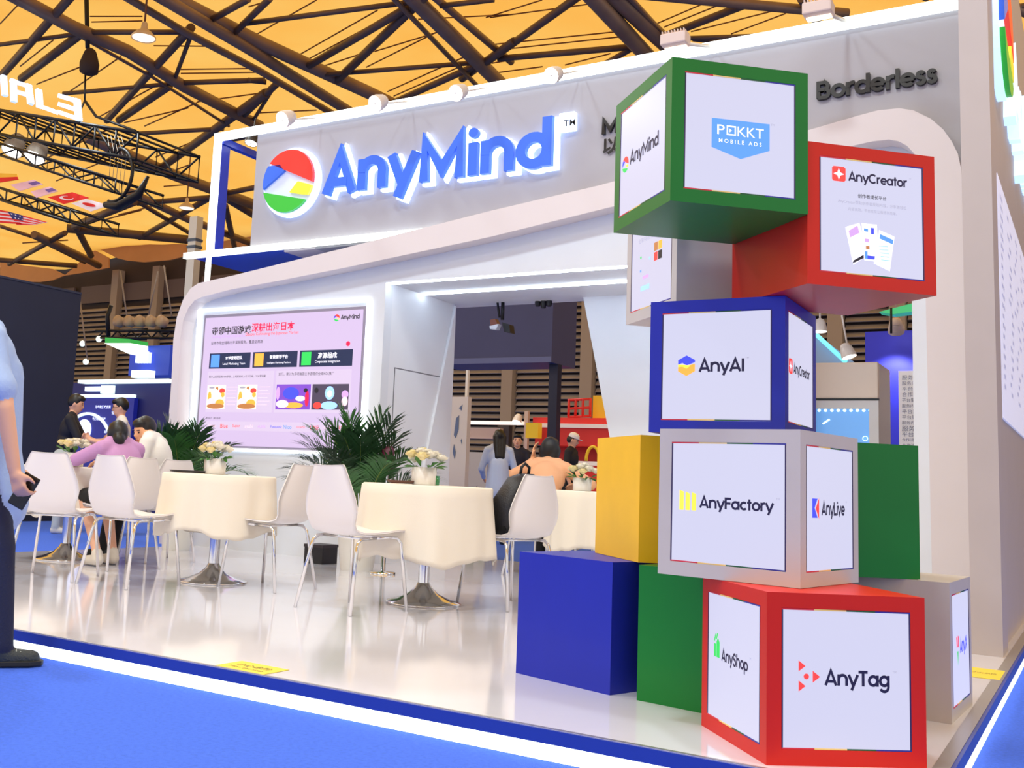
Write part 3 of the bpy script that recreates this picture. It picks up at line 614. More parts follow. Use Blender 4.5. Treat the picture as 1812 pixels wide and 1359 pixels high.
# video wall
LEDP = mat('video_pink', (60, 52, 62), .5, emit=1.08, emit_rgb=(234, 210, 250))
sx0 = (P(364, 570, Y=YW).x+P(353, 787, Y=YW).x)/2; sx1 = (P(643, 541, Y=YW).x+P(634, 790, Y=YW).x)/2; sz1 = (P(364, 570, Y=YW).z+P(643, 541, Y=YW).z)/2; sz0 = P(353, 787, Y=YW).z
vw = thing('video_wall', ((sx0+sx1)/2, YW, sz0), 'large lilac video wall with Chinese headline, dark banners and small pictures', 'screen')
MB().box((sx0-.03, YW-.012, sz0-.03), (sx1+.03, YW, sz1+.03)).build('screen_bezel', mat('screen_bezel', (150, 142, 160), .5), vw)
scr = MB().box((sx0, YW-.022, sz0), (sx1, YW-.0125, sz1)).build('screen', LEDP, vw)
SW, SH = sx1-sx0, sz1-sz0; YS = YW-.024
def V(u, v): return Vector((sx0+u*SW, YS, sz1-v*SH))          # u right, v down
def vtext(s, u, v, w, ink, bold=.01, h=None):
    m = MB(); put_text(m, s, V(u, v)-Vector((0, .004, 0)), RX, UZ, w=w*SW, h=h*SH if h else None, bold=bold, align='L'); m.build('screen_lettering', ink if not isinstance(ink, str) else INKS[ink], scr)
def vrect(u0, v0, u1, v1, ink, nm='screen_block', k=0):
    a, b = V(u0, v0), V(u1, v1); MB().box((a.x, YS-.001-k*.001, b.z), (b.x, YS+.0005, a.z)).build(nm, ink if not isinstance(ink, str) else INKS[ink], scr)
    return a, b
NAVYS = mat('screen_navy', (20, 34, 70), .5, emit=.6); LIL2 = mat('screen_lilac2', (60, 52, 62), .5, emit=1.1, emit_rgb=(240, 219, 250)); GRADP = mat('screen_violet', (120, 70, 190), .5, emit=.6); CHAR = mat('screen_char', (70, 62, 84), .5, emit=.5); SKINP = mat('screen_peach', (250, 222, 205), .5, emit=.8)
vtext('带领中国游戏', .055, .108, .262, 'black', .018); vtext('深耕出海日本', .322, .095, .275, 'crimson', .018)
vtext('Leading Chinese Games to', .055, .155, .225, 'violet', 0); vtext('Deeply Cultivating the Japanese Market', .285, .148, .34, 'red', 0)
vtext('日本市场全链路出海深耕服务，覆盖全周期', .055, .205, .345, 'black', .004)
m = MB(); poly(m, circ(.012*SW, 16), V(.925, .245), RX, UZ); m.build('screen_dot', INKS['crimson'], scr)
vtext('AnyMind', .875, .052, .11, 'black', .01)
for _, pts, ink in arc_logo(0, 0, .017*SW):
    m = MB(); poly(m, pts, V(.850, .052), RX, UZ); m.build('screen_logo', INKS[ink], scr)
for i, (u0, u1, ic, a_, b_) in enumerate(((.048, .325, 'sky', '本地营销团队', 'Local Marketing Team'), (.342, .625, 'orange', '智能营销平台', 'Intelligent Marketing Platform'), (.640, .955, 'green', '资源组成', 'Corporate Integration'))):
    vrect(u0, .285, u1, .405, NAVYS, 'screen_banner'); vrect(u0+.012, .296, u0+.070, .394, ic, 'screen_icon', 1)
    m = MB(); put_text(m, a_, V(u0+.110, .325)-Vector((0, .003, 0)), RX, UZ, w=.115*SW, bold=.02, align='L'); put_text(m, b_, V(u0+.095, .372)-Vector((0, .003, 0)), RX, UZ, w=.15*SW, align='L'); m.build('screen_lettering', INKS['white'], scr)
vrect(.045, .43, .485, .745, LIL2, 'screen_card'); vrect(.500, .43, .955, .745, LIL2, 'screen_card')
vtext('累计上线项目数1000多款，上线案例收入过千万级，TOP营销案', .055, .470, .38, 'black', .002); vtext('发行，累计为多项端游主手游提供全球KOL推广', .515, .458, .34, 'black', .002)
for u in (.050, .258):                       # two pale posters with warm blots
    vrect(u, .535, u+.125, .72, SKINP, 'screen_picture', 1)
    for du, dv, ru, rv, ink in ((.018, .09, .012, .04, 'orange'), (.102, .045, .02, .02, 'red'), (.108, .075, .012, .02, 'orange'), (.062, .085, .018, .055, 'white'), (.066, .03, .009, .018, 'brown'), (.034, .13, .03, .03, 'pink'), (.09, .14, .03, .03, 'orange'), (.062, .163, .06, .02, 'brown'), (.03, .02, .02, .008, 'grey')):
        m = MB(); poly(m, [(x*ru*SW, y*rv*SH) for x, y in circ(1, 14)], V(u+du, .535+dv)-Vector((0, .003+.0002*dv, 0)), RX, UZ); m.build('picture_blot', INKS[ink], scr)
    for k in range(6): vrect(u+.135, .55+.027*k, u+.135+(.06 if k % 2 else .075), .553+.027*k, 'pink', 'screen_line', 1)
vrect(.508, .535, .720, .72, GRADP, 'screen_picture', 1); vrect(.730, .535, .945, .72, CHAR, 'screen_picture', 1)
for u, v, ru, rv, ink in ((.60, .60, .05, .045, 'blue'), (.55, .68, .04, .03, 'pink'), (.62, .69, .06, .022, 'orange'), (.70, .64, .012, .06, 'crimson'), (.52, .60, .012, .05, 'violet'), (.69, .58, .012, .016, 'black'), (.66, .64, .03, .02, 'white'),
                          (.835, .60, .028, .05, 'skyl'), (.835, .605, .014, .025, 'pink'), (.835, .69, .05, .03, 'skyl'), (.765, .69, .025, .025, 'red'), (.925, .66, .018, .035, 'pink'), (.925, .61, .02, .03, 'violet'), (.755, .58, .012, .02, 'black')):
    m = MB(); poly(m, [(x*ru*SW, y*rv*SH) for x, y in circ(1, 14)], V(u, v)-Vector((0, .0035+.0006*(1-ru), 0)), RX, UZ); m.build('picture_blot', INKS[ink], scr)
vtext('服务客户（部分品牌）', .055, .792, .10, 'black', .004)
vrect(.05, .815, .955, .885, LIL2, 'screen_card')
for i, (s, ink) in enumerate((('Game', 'pink'), ('Blue', 'red'), ('Super', 'red'), ('mobi', 'pink'), ('AURES', 'violet'), ('Panasonic', 'blue'), ('Nico', 'sky'), ('GUNZO', 'red'), ('LINE', 'crimson'), ('Cosme', 'pink'), ('RISE', 'red'))): vtext(s, .075+.082*i, .85, .05 if i != 5 else .072, ink, .004)

# outer right wall: poster of client names and the glowing side sign
XW = FX1-.035
pb = [onp for onp in (P(1770, 735, X=XW), P(1764, 300, X=XW))]
pst = thing('wall_poster', (XW, 8.0, 1.2), 'large pale poster of small print on the outer side wall', 'poster')
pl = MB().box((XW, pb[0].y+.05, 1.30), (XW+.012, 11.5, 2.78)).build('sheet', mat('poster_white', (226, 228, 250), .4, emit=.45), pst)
YDIR = Vector((0, 1, 0)); xp_ = XW+.013
rnd = random.Random(4)
m = MB()
for r_ in range(20):
    y = pb[0].y+.2
    while y < 9.6:
        w = rnd.uniform(.15, .5); put_text(m, rnd.choice(['合作伙伴品牌', '服务网络', '营销平台增长', '全球电商', '内容与数据']), Vector((xp_, y, 2.68-.062*r_)), YDIR, UZ, h=.032, align='L'); y += w+.35
m.build('print', mat('poster_ink', (120, 124, 175), .6), pst)
HALO2 = mat('halo_side', (196, 228, 255), .4, emit=1.25)
ss = thing('side_sign', (XW, 8, 3.6), 'glowing emblem and letters seen edge-on at the top of the outer side wall', 'sign')
MB().prism([(XW, 7.35+.42*math.cos(w), 3.75+.42*math.sin(w)) for w in np.linspace(0, 2*math.pi, 40)[:-1]], (.05, 0, 0)).build('emblem_halo', HALO2, ss)
for _, pts, ink in arc_logo(0, 0, .40):
    m = MB(); poly(m, pts, Vector((XW+.052, 7.35, 3.75)), YDIR, UZ, .03); m.build('emblem_segment', SIGNC[ink], ss)
x = 0
for ch in 'AnyMind':
    v, f = stroke_glyph(ch, .13, 0, .07, 0)
    MB().add([(XW+d, 7.95+(p+x)*.75, 3.38+q*.75) for p, q, d in v], [g[::-1] for g in f]).build('letter', HALO2, ss); x += GLY[ch][0]
# ------------------------------------------------------------------ chairs and tables
SHELL = mat('chair_shell', (233, 227, 226), .35, coat=.2); CHROME = mat('chrome', (225, 225, 228), .12, 1.0); CLOTH = mat('table_cloth', (234, 225, 210), .85, bump=.15, bscale=300); TOPM = mat('table_top', (220, 215, 205), .5)
def make_chair():
    t = thing('dining_chair', (0, 0, 0), 'x', 'chair', 'white shell chairs on the platform')
    prof = [(.235, .440, .36), (.225, .455, .40), (.16, .455, .43), (.06, .445, .44), (-.05, .438, .43), (-.13, .438, .40), (-.185, .452, .37), (-.215, .49, .375), (-.232, .54, .41), (-.242, .59, .425), (-.252, .65, .40), (-.262, .72, .345), (-.27, .78, .295), (-.276, .825, .255), (-.278, .835, .235)]
    n = 12; m = MB(); m.smooth = True; top = []; 
    for side in (0, 1):
        for k, (y, z, w) in enumerate(prof):
            a = prof[max(k-1, 0)]; b = prof[min(k+1, len(prof)-1)]; ty, tz = b[0]-a[0], b[1]-a[1]; L = math.hypot(ty, tz); ny, nz = tz/L*-1*-1, -ty/L   # normal towards the sitter
            ny, nz = tz/L, -ty/L
            for j in range(n+1):
                u = j/n*2-1; back = min(max((k-5)/4, 0), 1)
                cup = .016*(u*u)*(1-back)+.035*(u*u)*back
                off = cup-(.0045 if side else -.0045)
                top.append((u*w/2, y+ny*off, z+nz*off))
    K = len(prof); fs = []
    for k in range(K-1):
        for j in range(n):
            q = [k*(n+1)+j, k*(n+1)+j+1, (k+1)*(n+1)+j+1, (k+1)*(n+1)+j]
            fs.append(q); fs.append([i+K*(n+1) for i in q[::-1]])
    def rim(i, j): 
        o = K*(n+1); fs.append([i, i+o, j+o, j])
    for k in range(K-1): rim(k*(n+1), (k+1)*(n+1)); rim((k+1)*(n+1)+n, k*(n+1)+n)
    for j in range(n): rim(j+1, j); rim((K-1)*(n+1)+j, (K-1)*(n+1)+j+1)
    m.add(top, fs); m.build('seat_shell', SHELL, t, world=False)
    for sx in (-1, 1):
        MB().tube([(sx*.235, .235, 0), (sx*.205, .205, .33), (sx*.20, .198, .395), (sx*.19, .17, .425), (sx*.182, .11, .43), (sx*.178, .0, .426)], .0105, 8).build('leg', CHROME, t, world=False)
        MB().tube([(sx*.225, -.235, 0), (sx*.19, -.175, .33), (sx*.183, -.16, .395), (sx*.18, -.13, .42), (sx*.178, -.08, .424), (sx*.178, .0, .426)], .0105, 8).build('leg', CHROME, t, world=False)
    fm = MB(); fm.tube([(-.18, .1, .428), (.18, .1, .428)], .008, 6); fm.build('seat_brace', CHROME, t, world=False)
    fm = MB(); fm.tube([(-.178, -.09, .422), (.178, -.09, .422)], .008, 6); fm.build('seat_brace', CHROME, t, world=False)
    return t
chair0 = make_chair()
def G(px, py, z=0): return P(px, py, Z=z)
CH = [((620, 1078), -8, 'foremost white shell chair, seen from behind, left of the front table'), ((474, 1040), 92, 'white shell chair in profile between the two middle tables'), ((226, 1034), 2, 'white shell chair turned towards the middle table, right of the seated woman'),
      ((92, 1022), 30, 'cream-looking chair back nearest the dark wall at the far left table'), ((276, 992), 75, 'white shell chair under the seated man in a white shirt'), ((900, 1072), 70, 'white shell chair with the black backpack on its seat'), ((955, 1020), -10, 'white shell chair of the woman with bare shoulders'), ((206, 1004), 80, 'white shell chair under the seated woman in lilac')]
CHAIRS = []
for i, ((px, py), rz, lab) in enumerate(CH):
    q = G(px, py); c = chair0 if i == 0 else copy_tree(chair0)
    c.location = (q.x, q.y, 0); c.rotation_euler = (0, 0, math.radians(rz)); c['label'] = lab; c['_base'] = (q.x, q.y, 0); CHAIRS.append(c)
def make_table(loc, label, r=.37, seed=0, drop=(.30, .40)):
    t = thing('round_table', loc, label, 'table', 'cloth-covered round tables'); x, y, _ = loc; rn = random.Random(seed)
    MB().lathe([(.235, .0), (.24, .006), (.235, .012), (.17, .03), (.10, .06), (.055, .10), (.038, .13)], loc, 32, capt=False).build('base', CHROME, t)
    MB().lathe([(.036, .1), (.036, .70)], loc, 16).build('pole', CHROME, t)
    MB().lathe([(r-.012, .700), (r-.006, .712), (r-.006, .733), (r-.012, .737)], loc, 40).build('table_top', TOPM, t)
    # cloth: top disc, rounded edge, folds widening towards an uneven hem
    N = 120; rings = [(0.0, 0), (.5, 0), (.9, 0), (1.0, .0)] ; m = MB(); m.smooth = True; vs = []
    ph = [rn.uniform(0, 6.28) for _ in range(4)]; fn = [7, 11, 17, 3]
    rows = 14
    for k in range(4):
        for i in range(N):
            w = 2*math.pi*i/N; vs.append((x+rings[k][0]*r*math.cos(w), y+rings[k][0]*r*math.sin(w), .741))
    for k in range(1, rows+1):
        f = k/rows
        for i in range(N):
            w = 2*math.pi*i/N
            hem = drop[0]+(drop[1]-drop[0])*(.5+.5*(.7*math.sin(4*w+ph[3])+.15*math.sin(17*w+ph[2])+.15*math.sin(9*w+ph[1])))
            fold = sum(a*math.sin(n_*w+p_) for a, n_, p_ in zip((.5, .35, .15), fn, ph))
            rr = r+.004+f**.7*(.035+.030*fold); z = .739-(.739-hem)*f if k > 1 else .733
            vs.append((x+rr*math.cos(w), y+rr*math.sin(w), z))
    fs = [[(k)*N+i, (k)*N+(i+1) % N, (k+1)*N+(i+1) % N, (k+1)*N+i] for k in range(3+rows) for i in range(N)]
    fs = [f[::-1] for f in fs]
    m.add(vs, fs); c = m.build('tablecloth', CLOTH, t)
    sd = c.modifiers.new('thickness', 'SOLIDIFY'); sd.thickness = .003; sd.offset = 1
    return t
TB = [((748, 1068), 'front round table with a cream cloth, right of the foremost chair', 1, (.25, .32), .41), ((376, 1030), 'middle round table with a cream cloth in front of the video wall', 2, (.30, .38), .385), ((114, 990), 'far left round table where two people sit', 3, (.34, .42), .37), ((1052, 1030), 'rear right round table with a cream cloth, behind the yellow cube', 4, (.22, .30), .37)]
TABLES = []
for (px, py), lab, sd, dr, r in TB:
    q = G(px, py); q.z = 0; make_table(q, lab, r, sd, dr); TABLES.append(q)
# ------------------------------------------------------------------ palms
FROND = mat('palm_green', (52, 104, 46), .5, noise=.25, nscale=6); FROND2 = mat('palm_dark', (28, 66, 34), .5, noise=.2, nscale=6); STEMM = mat('palm_stem', (120, 140, 60), .6); POT = mat('pot_white', (225, 222, 215), .4); SOIL = mat('soil', (60, 45, 35), .9)
def palm(loc, h, label, seed, nf=17, potr=.17, spread=1.0):
    rn = random.Random(seed); t = thing('potted_palm', loc, label, 'plant'); x, y, _ = loc
    MB().lathe([(potr*.78, 0), (potr*.82, .02), (potr, .26), (potr*1.03, .28), (potr*.95, .28), (potr*.93, .24)], loc, 24, capt=False).build('pot', POT, t)
    MB().lathe([(potr*.93, .235), (potr*.93, .24)], loc, 20).build('soil', SOIL, t)
    for k in range(nf):
        az = k*2.399+rn.uniform(-.25, .25); lev = (k+.5)/nf                     # lev 0 = upright heart, 1 = outer arching frond
        if math.sin(az) > .25: az = -az                                         # the wall keeps fronds on the open side
        L = h*(1.0-.10*lev)*rn.uniform(.88, 1.05); out = Vector((math.cos(az), math.sin(az)*.75, 0)); m = MB(); pts = []
        n = 18; p = Vector((x, y, .24))+out*(.01+.05*lev); th = .04+.42*lev*spread; bend = (.35+1.25*lev*spread)
        for i in range(n+1):
            pts.append(p.copy()); a = th+bend*(i/n)**2.2; p = p+(out*math.sin(a)+Vector((0, 0, math.cos(a))))*(L/n)
        m.cur = 1; m.tube(pts, [.009*(1-i/(n+2)) for i in range(n+1)], 5); m.cur = 0
        i0 = 8
        for i in range(i0, n+1):
            for sub in (0, .5):
                j = min(i, n-1); q = pts[j].lerp(pts[j+1], sub if i < n else 1); d = (pts[j+1]-pts[j]).normalized(); sd_ = d.cross(Vector((out.y, -out.x, 0)).cross(d)).normalized(); sd_ = Vector((-out.y, out.x, 0)).normalized(); upv = sd_.cross(d)
                if upv.z < 0: upv = -upv
                f = (i+sub-i0)/(n-i0+.5); ll = h*.27*(math.sin(math.pi*min(.18+.72*f, 1))**.6)+.03
                for s in (-1, 1):
                    dirv = (d*(.62+.5*f)+sd_*s*(1.0-.35*f)+upv*.25+Vector((rn.uniform(-.1, .1), rn.uniform(-.1, .1), rn.uniform(-.1, .1)))).normalized()
                    mid = q+dirv*ll*.5; tip = q+dirv*ll-Vector((0, 0, ll*.16)); wv = dirv.cross(upv).normalized()*.0105
                    m.add([q-wv*.4, q+wv*.4, mid+wv, mid-wv, tip], [(0, 1, 2, 3), (3, 2, 4)])
        m.build('frond', [FROND if rn.random() < .5 else FROND2, STEMM], t)
q = P(632, 985, Y=7.35); palm((q.x, 7.35, 0), 1.04, 'leafy potted palm right of the video wall, behind the foremost chair', 5, 24, .17, 1.0)
q = P(312, 960, Y=7.42); palm((q.x, 7.42, 0), .98, 'leafy potted palm at the left end of the video wall', 9, 22, .16, 1.0)
# black bin and maroon bag beside the palm
q = P(568, 980, Y=7.6); bn = thing('floor_box', (q.x, 7.6, 0), 'small black box on the floor beside the palm pot', 'box')
MB().box((q.x-.11, 7.5, 0), (q.x+.09, 7.72, .16)).build('body', mat('box_black', (28, 24, 28), .5), bn); MB().box((q.x-.115, 7.495, .14), (q.x+.095, 7.725, .165)).build('lid', mat('box_lid', (50, 40, 44), .5), bn)
q = P(685, 835, Y=7.3); ex = thing('fire_extinguisher', (q.x, 7.3, 0), 'dark maroon cylinder on a stand behind the palm leaves', 'extinguisher')
MAR = mat('maroon', (96, 28, 58), .4); z0 = P(685, 832, Y=7.3).z
MB().lathe([(.05, z0), (.055, z0+.02), (.055, z0+.17), (.03, z0+.20)], (q.x, 7.3, 0), 16).build('cylinder', MAR, ex); MB().lathe([(.014, z0+.2), (.014, z0+.235)], (q.x, 7.3, 0), 10).build('valve', mat('valve', (30, 30, 34), .4), ex)
MB().lathe([(.11, 0), (.11, .015), (.015, .02), (.015, z0)], (q.x, 7.3, 0), 16).build('stand', CHROME, ex)
# ------------------------------------------------------------------ table flowers and small things
ROSE = [mat('rose_white', (246, 240, 224), .6), mat('rose_cream', (244, 228, 170), .6)]; LEAF = mat('leaf_green', (62, 120, 48), .5, noise=.2, nscale=30); VASE = mat('vase_white', (236, 232, 226), .35); TRAY = mat('tray_brown', (92, 58, 44), .5)
def rose(m, c, r, rn):
    m.ball(c, (r*.55, r*.55, r*.55), 8, 6)
    for ring, (n, tilt, rr) in enumerate(((4, .35, .62), (5, .75, .85), (6, 1.15, 1.05))):
        for k in range(n):
            a = 6.283*k/n+ring*.5+rn.uniform(-.1, .1); o = Vector((math.cos(a), math.sin(a), 0)); sd_ = Vector((-math.sin(a), math.cos(a), 0)); base = Vector(c)-Vector((0, 0, r*.45))
            tip = Vector(c)+o*r*rr*math.sin(tilt+.3)+Vector((0, 0, r*(.75*math.cos(tilt)+.05)))
            mid = base.lerp(tip, .6)+o*r*.22; w = sd_*r*.55
            m.add([base-w*.4, base+w*.4, mid+w, mid-w, tip+w*.55+o*r*.06, tip-w*.55+o*r*.06], [(0, 1, 2, 3), (3, 2, 4, 5)])
def bouquet(c, label, seed, k=1.0, r=.085, wide=1.0):
    rn = random.Random(seed); t = thing('flower_vase', c, label, 'flowers', 'rose bouquets on the tables'); c = Vector(c)
    MB().lathe([(.055*k, 0), (.06*k, .005), (.062*k, .085*k), (.058*k, .085*k), (.05*k, .02)], c, 20, capt=False).build('vase', VASE, t)
    spots = []
    for i in range(11):
        a = i*2.399; rr = r*k*math.sqrt((i+.3)/11)*wide; spots.append(c+Vector((rr*1.15*math.cos(a), rr*1.15*math.sin(a), .125*k+.035*k*(1-(rr/(r*k))**2)+rn.uniform(-.01, .01))))
    for i, q in enumerate(spots):
        m = MB(); rose(m, q, .030*k*rn.uniform(.85, 1.1), rn); m.build('rose', ROSE[i % 3 == 1], t)
    for i in range(12):
        a = i*.55+rn.uniform(-.2, .2); o = Vector((math.cos(a), math.sin(a), 0)); b = c+o*.045*k+Vector((0, 0, .085*k)); tip = c+o*(r*1.35*k)+Vector((0, 0, .085*k+rn.uniform(-.02, .05)*k)); sd_ = Vector((-math.sin(a), math.cos(a), 0))*.018*k; mid = b.lerp(tip, .55)+Vector((0, 0, .012))
        MB().add([b, mid+sd_, tip, mid-sd_], [(0, 1, 2, 3)]).build('leaf', LEAF, t)
ZT = .745
def on_table(px, py, ref): q = P(px, py, D=depth(ref)); return Vector((q.x, q.y, ZT))
bouquet(on_table(750, 851, TABLES[0]), 'white rose bouquet in a white vase on the front table', 1, 1.3)
bouquet(on_table(379, 846, TABLES[1]), 'cream rose bouquet in a white vase on the middle table', 2, 1.25, .08)
bouquet(on_table(128, 838, TABLES[2]), 'white rose bouquet on the far left table', 3, 1.3)
bouquet(on_table(1030, 868, TABLES[3]), 'pale yellow rose bouquet on the rear right table', 6, 1.25)
q = on_table(711, 851, TABLES[0]); tr = thing('serving_tray', q, 'brown oval tray with papers on the front table', 'tray')
MB().lathe([(.06, .002), (.085, .006), (.095, .022), (.09, .022), (.08, .01)], q, 24, capt=False).build('dish', TRAY, tr); MB().box((q.x-.05, q.y-.03, .012+ZT), (q.x+.04, q.y+.03, .02+ZT)).build('cards', mat('cards', (190, 170, 150), .6), tr)
q = on_table(334, 846, TABLES[1]); tr = thing('serving_tray', q, 'dark flat tray on the middle table left of the flowers', 'tray')
MB().lathe([(.10, .002), (.13, .006), (.135, .018), (.13, .018), (.12, .008)], q, 24, capt=False).build('dish', mat('tray_black', (36, 32, 34), .4), tr); MB().box((q.x-.03, q.y-.04, .009+ZT), (q.x+.05, q.y+.03, .014+ZT)).build('menu_card', mat('menu_card', (60, 50, 52), .5), tr)
q = on_table(771, 851, TABLES[0]); bt = thing('glass_cup', q, 'small green glass beside the roses on the front table', 'cup')
MB().lathe([(.022, 0), (.024, .006), (.026, .06), (.024, .06), (.021, .008)], q, 16, capt=False).build('glass', mat('green_glass', (90, 190, 130), .08, trans=.6), bt); MB().lathe([(.021, .01), (.022, .04)], q, 14).build('drink', mat('green_drink', (40, 150, 90), .2), bt)
# backpack on the chair
BAGM = mat('backpack_black', (26, 26, 34), .45, bump=.3, bscale=120); BAG2 = mat('backpack_strap', (14, 14, 18), .5)
def backpack():
    c = CHAIRS[5]; base = Vector(c.location)+Vector((0, 0, .447)); rz = math.radians(70)
    t = thing('backpack', base, 'black leather backpack with an orange tag slumped on the white chair', 'backpack', rz=rz)
    m = MB(); m.smooth = True; rows = [(0, .17, .10), (.03, .19, .12), (.12, .195, .125), (.22, .18, .115), (.31, .15, .09), (.37, .11, .06), (.40, .05, .03)]; vs = []; N = 24
    for z, rx, ry in rows:
        for i in range(N):
            w = 2*math.pi*i/N; cx_ = math.copysign(abs(math.cos(w))**.6, math.cos(w)); sy_ = math.copysign(abs(math.sin(w))**.6, math.sin(w)); vs.append((rx*cx_+.02*math.sin(5*z*10), -.06+ry*sy_-.12*z, z))
    fs = [[k*N+i, k*N+(i+1) % N, (k+1)*N+(i+1) % N, (k+1)*N+i] for k in range(len(rows)-1) for i in range(N)]+[list(range(N))[::-1], [(len(rows)-1)*N+i for i in range(N)]]
    m.add(vs, fs); m.build('bag_body', BAGM, t, world=False)
    m = MB(); m.smooth = True; m.lathe([(.10, .02), (.13, .04), (.135, .16), (.11, .20)], (0, .055, 0), 18, sq=.35); m.build('front_pocket', BAGM, t, world=False)
    MB().tube([(-.03, -.10, .385), (-.03, -.11, .44), (.0, -.11, .465), (.04, -.11, .44), (.04, -.10, .385)], .010, 6).build('carry_handle', BAG2, t, world=False)
    for s in (-1, 1): MB().tube([(s*.07, -.13, .34), (s*.14, -.15, .22), (s*.17, -.12, .04)], .012, 6).build('shoulder_strap', BAG2, t, world=False)
    MB().box((-.20, .03, .17), (-.185, .05, .27)).build('orange_tag', mat('orange_tag', (240, 110, 60), .5), t, world=False)
backpack()
# ------------------------------------------------------------------ people: one continuous remeshed body each, hair and small things as children
SKIN = mat('skin', (226, 172, 142), .55); SKIN2 = mat('skin_warm', (232, 170, 126), .55); HAIR = mat('hair_black', (20, 17, 18), .45); EYE = mat('eye_dark', (25, 18, 16), .3); LIP = mat('lip', (176, 96, 88), .5)
def remesh(prims, mats, name, parent, vox=.010, smooth=4):
    """prims: (kind, geometry..., material index); unions them into one skin and paints each face by its nearest primitive"""
    mb_ = MB()
    for p in prims:
        if p[0] == 'cap':
            a, b, r0, r1 = Vector(p[1]), Vector(p[2]), p[3], p[4]
            mb_.tube([a, b], [r0, r1], 14); mb_.ball(a, r0, 14, 8); mb_.ball(b, r1, 14, 8)
        else:
            s0 = len(mb_.v); mb_.ball((0, 0, 0), p[2], 18, 12); mb_.xf(Matrix.Translation(Vector(p[1])) @ p[3].to_4x4(), s0)
    tmp = mb_.build('tmp', mats[0]); md = tmp.modifiers.new('r', 'REMESH'); md.mode = 'VOXEL'; md.voxel_size = vox; md.use_smooth_shade = True
    bpy.context.view_layer.update(); dg = bpy.context.evaluated_depsgraph_get()
    me = bpy.data.meshes.new_from_object(tmp.evaluated_get(dg)); old = tmp.data; bpy.data.objects.remove(tmp); bpy.data.meshes.remove(old)
    bmx = bmesh.new(); bmx.from_mesh(me)
    for _ in range(smooth): bmesh.ops.smooth_vert(bmx, verts=bmx.verts, factor=.5, use_axis_x=True, use_axis_y=True, use_axis_z=True)
    bmx.to_mesh(me); bmx.free()
    n = len(me.polygons); c = np.zeros(n*3); me.polygons.foreach_get('center', c); c = c.reshape(-1, 3)
    best = np.full(n, 1e9); mi = np.zeros(n, dtype=np.int32)
    for p in prims:
        if p[0] == 'cap':
            a, b = np.array(p[1]), np.array(p[2]); ab = b-a; t = np.clip(((c-a)@ab)/max(ab@ab, 1e-9), 0, 1); d = np.linalg.norm(c-(a+t[:, None]*ab), axis=1)-(p[3]+(p[4]-p[3])*t)
        else:
            Mi = np.array(p[3].inverted()); q = (c-np.array(p[1]))@Mi.T/np.array(p[2]); k = np.linalg.norm(q, axis=1); d = (k-1)*min(p[2])
        w = d < best; best[w] = d[w]; mi[w] = p[-1]
    base = Vector(parent['_base'])
    me.materials.clear()
    for m in mats: me.materials.append(m)
    me.polygons.foreach_set('material_index', mi); me.polygons.foreach_set('use_smooth', np.ones(n, dtype=bool)); me.transform(Matrix.Translation(-base)); me.update()
    me.name = name; o = bpy.data.objects.new(name, me); COL.objects.link(o); o.parent = parent; return o
def frame(f, up=(0, 0, 1)):
    """rotation with columns right, forward, up"""
    f = Vector(f).normalized(); u = Vector(up); r = f.cross(u).normalized(); u = r.cross(f).normalized()
    return Matrix(((r.x, f.x, u.x), (r.y, f.y, u.y), (r.z, f.z, u.z)))
def hand(pr, wrist, d, n, mi, curl=.6, k=1.0, side=1):
    """palm and five fingers; d = direction of the hand, n = palm normal (fingers curl towards it)"""
    wrist, d, n = Vector(wrist), Vector(d).normalized(), Vector(n); n = (n-d*n.dot(d)).normalized(); s = d.cross(n)*side
    pr.append(('cap', wrist, wrist+d*.03*k, .024*k, .026*k, mi))
    for i, (o, L) in enumerate(((.030, .072), (.010, .082), (-.010, .077), (-.029, .060))):
        a = wrist+d*.02*k+s*o*.5*k; b = wrist+d*.088*k+s*o*k; pr.append(('cap', a, b, .015*k, .0115*k, mi))
        c1 = b+(d*math.cos(curl)+n*math.sin(curl))*L*.5*k; c2 = c1+(d*math.cos(curl*2.1)+n*math.sin(curl*2.1))*L*.5*k
        pr.append(('cap', b, c1, .0100*k, .0092*k, mi)); pr.append(('cap', c1, c2, .0092*k, .0082*k, mi))
    b = wrist+d*.03*k+s*.026*k; c1 = b+(d*.62+s*.72+n*.25).normalized()*.038*k; c2 = c1+(d*.8+s*.25+n*.5).normalized()*.032*k
    pr.append(('cap', b, c1, .0125*k, .0112*k, mi)); pr.append(('cap', c1, c2, .0110*k, .0088*k, mi))
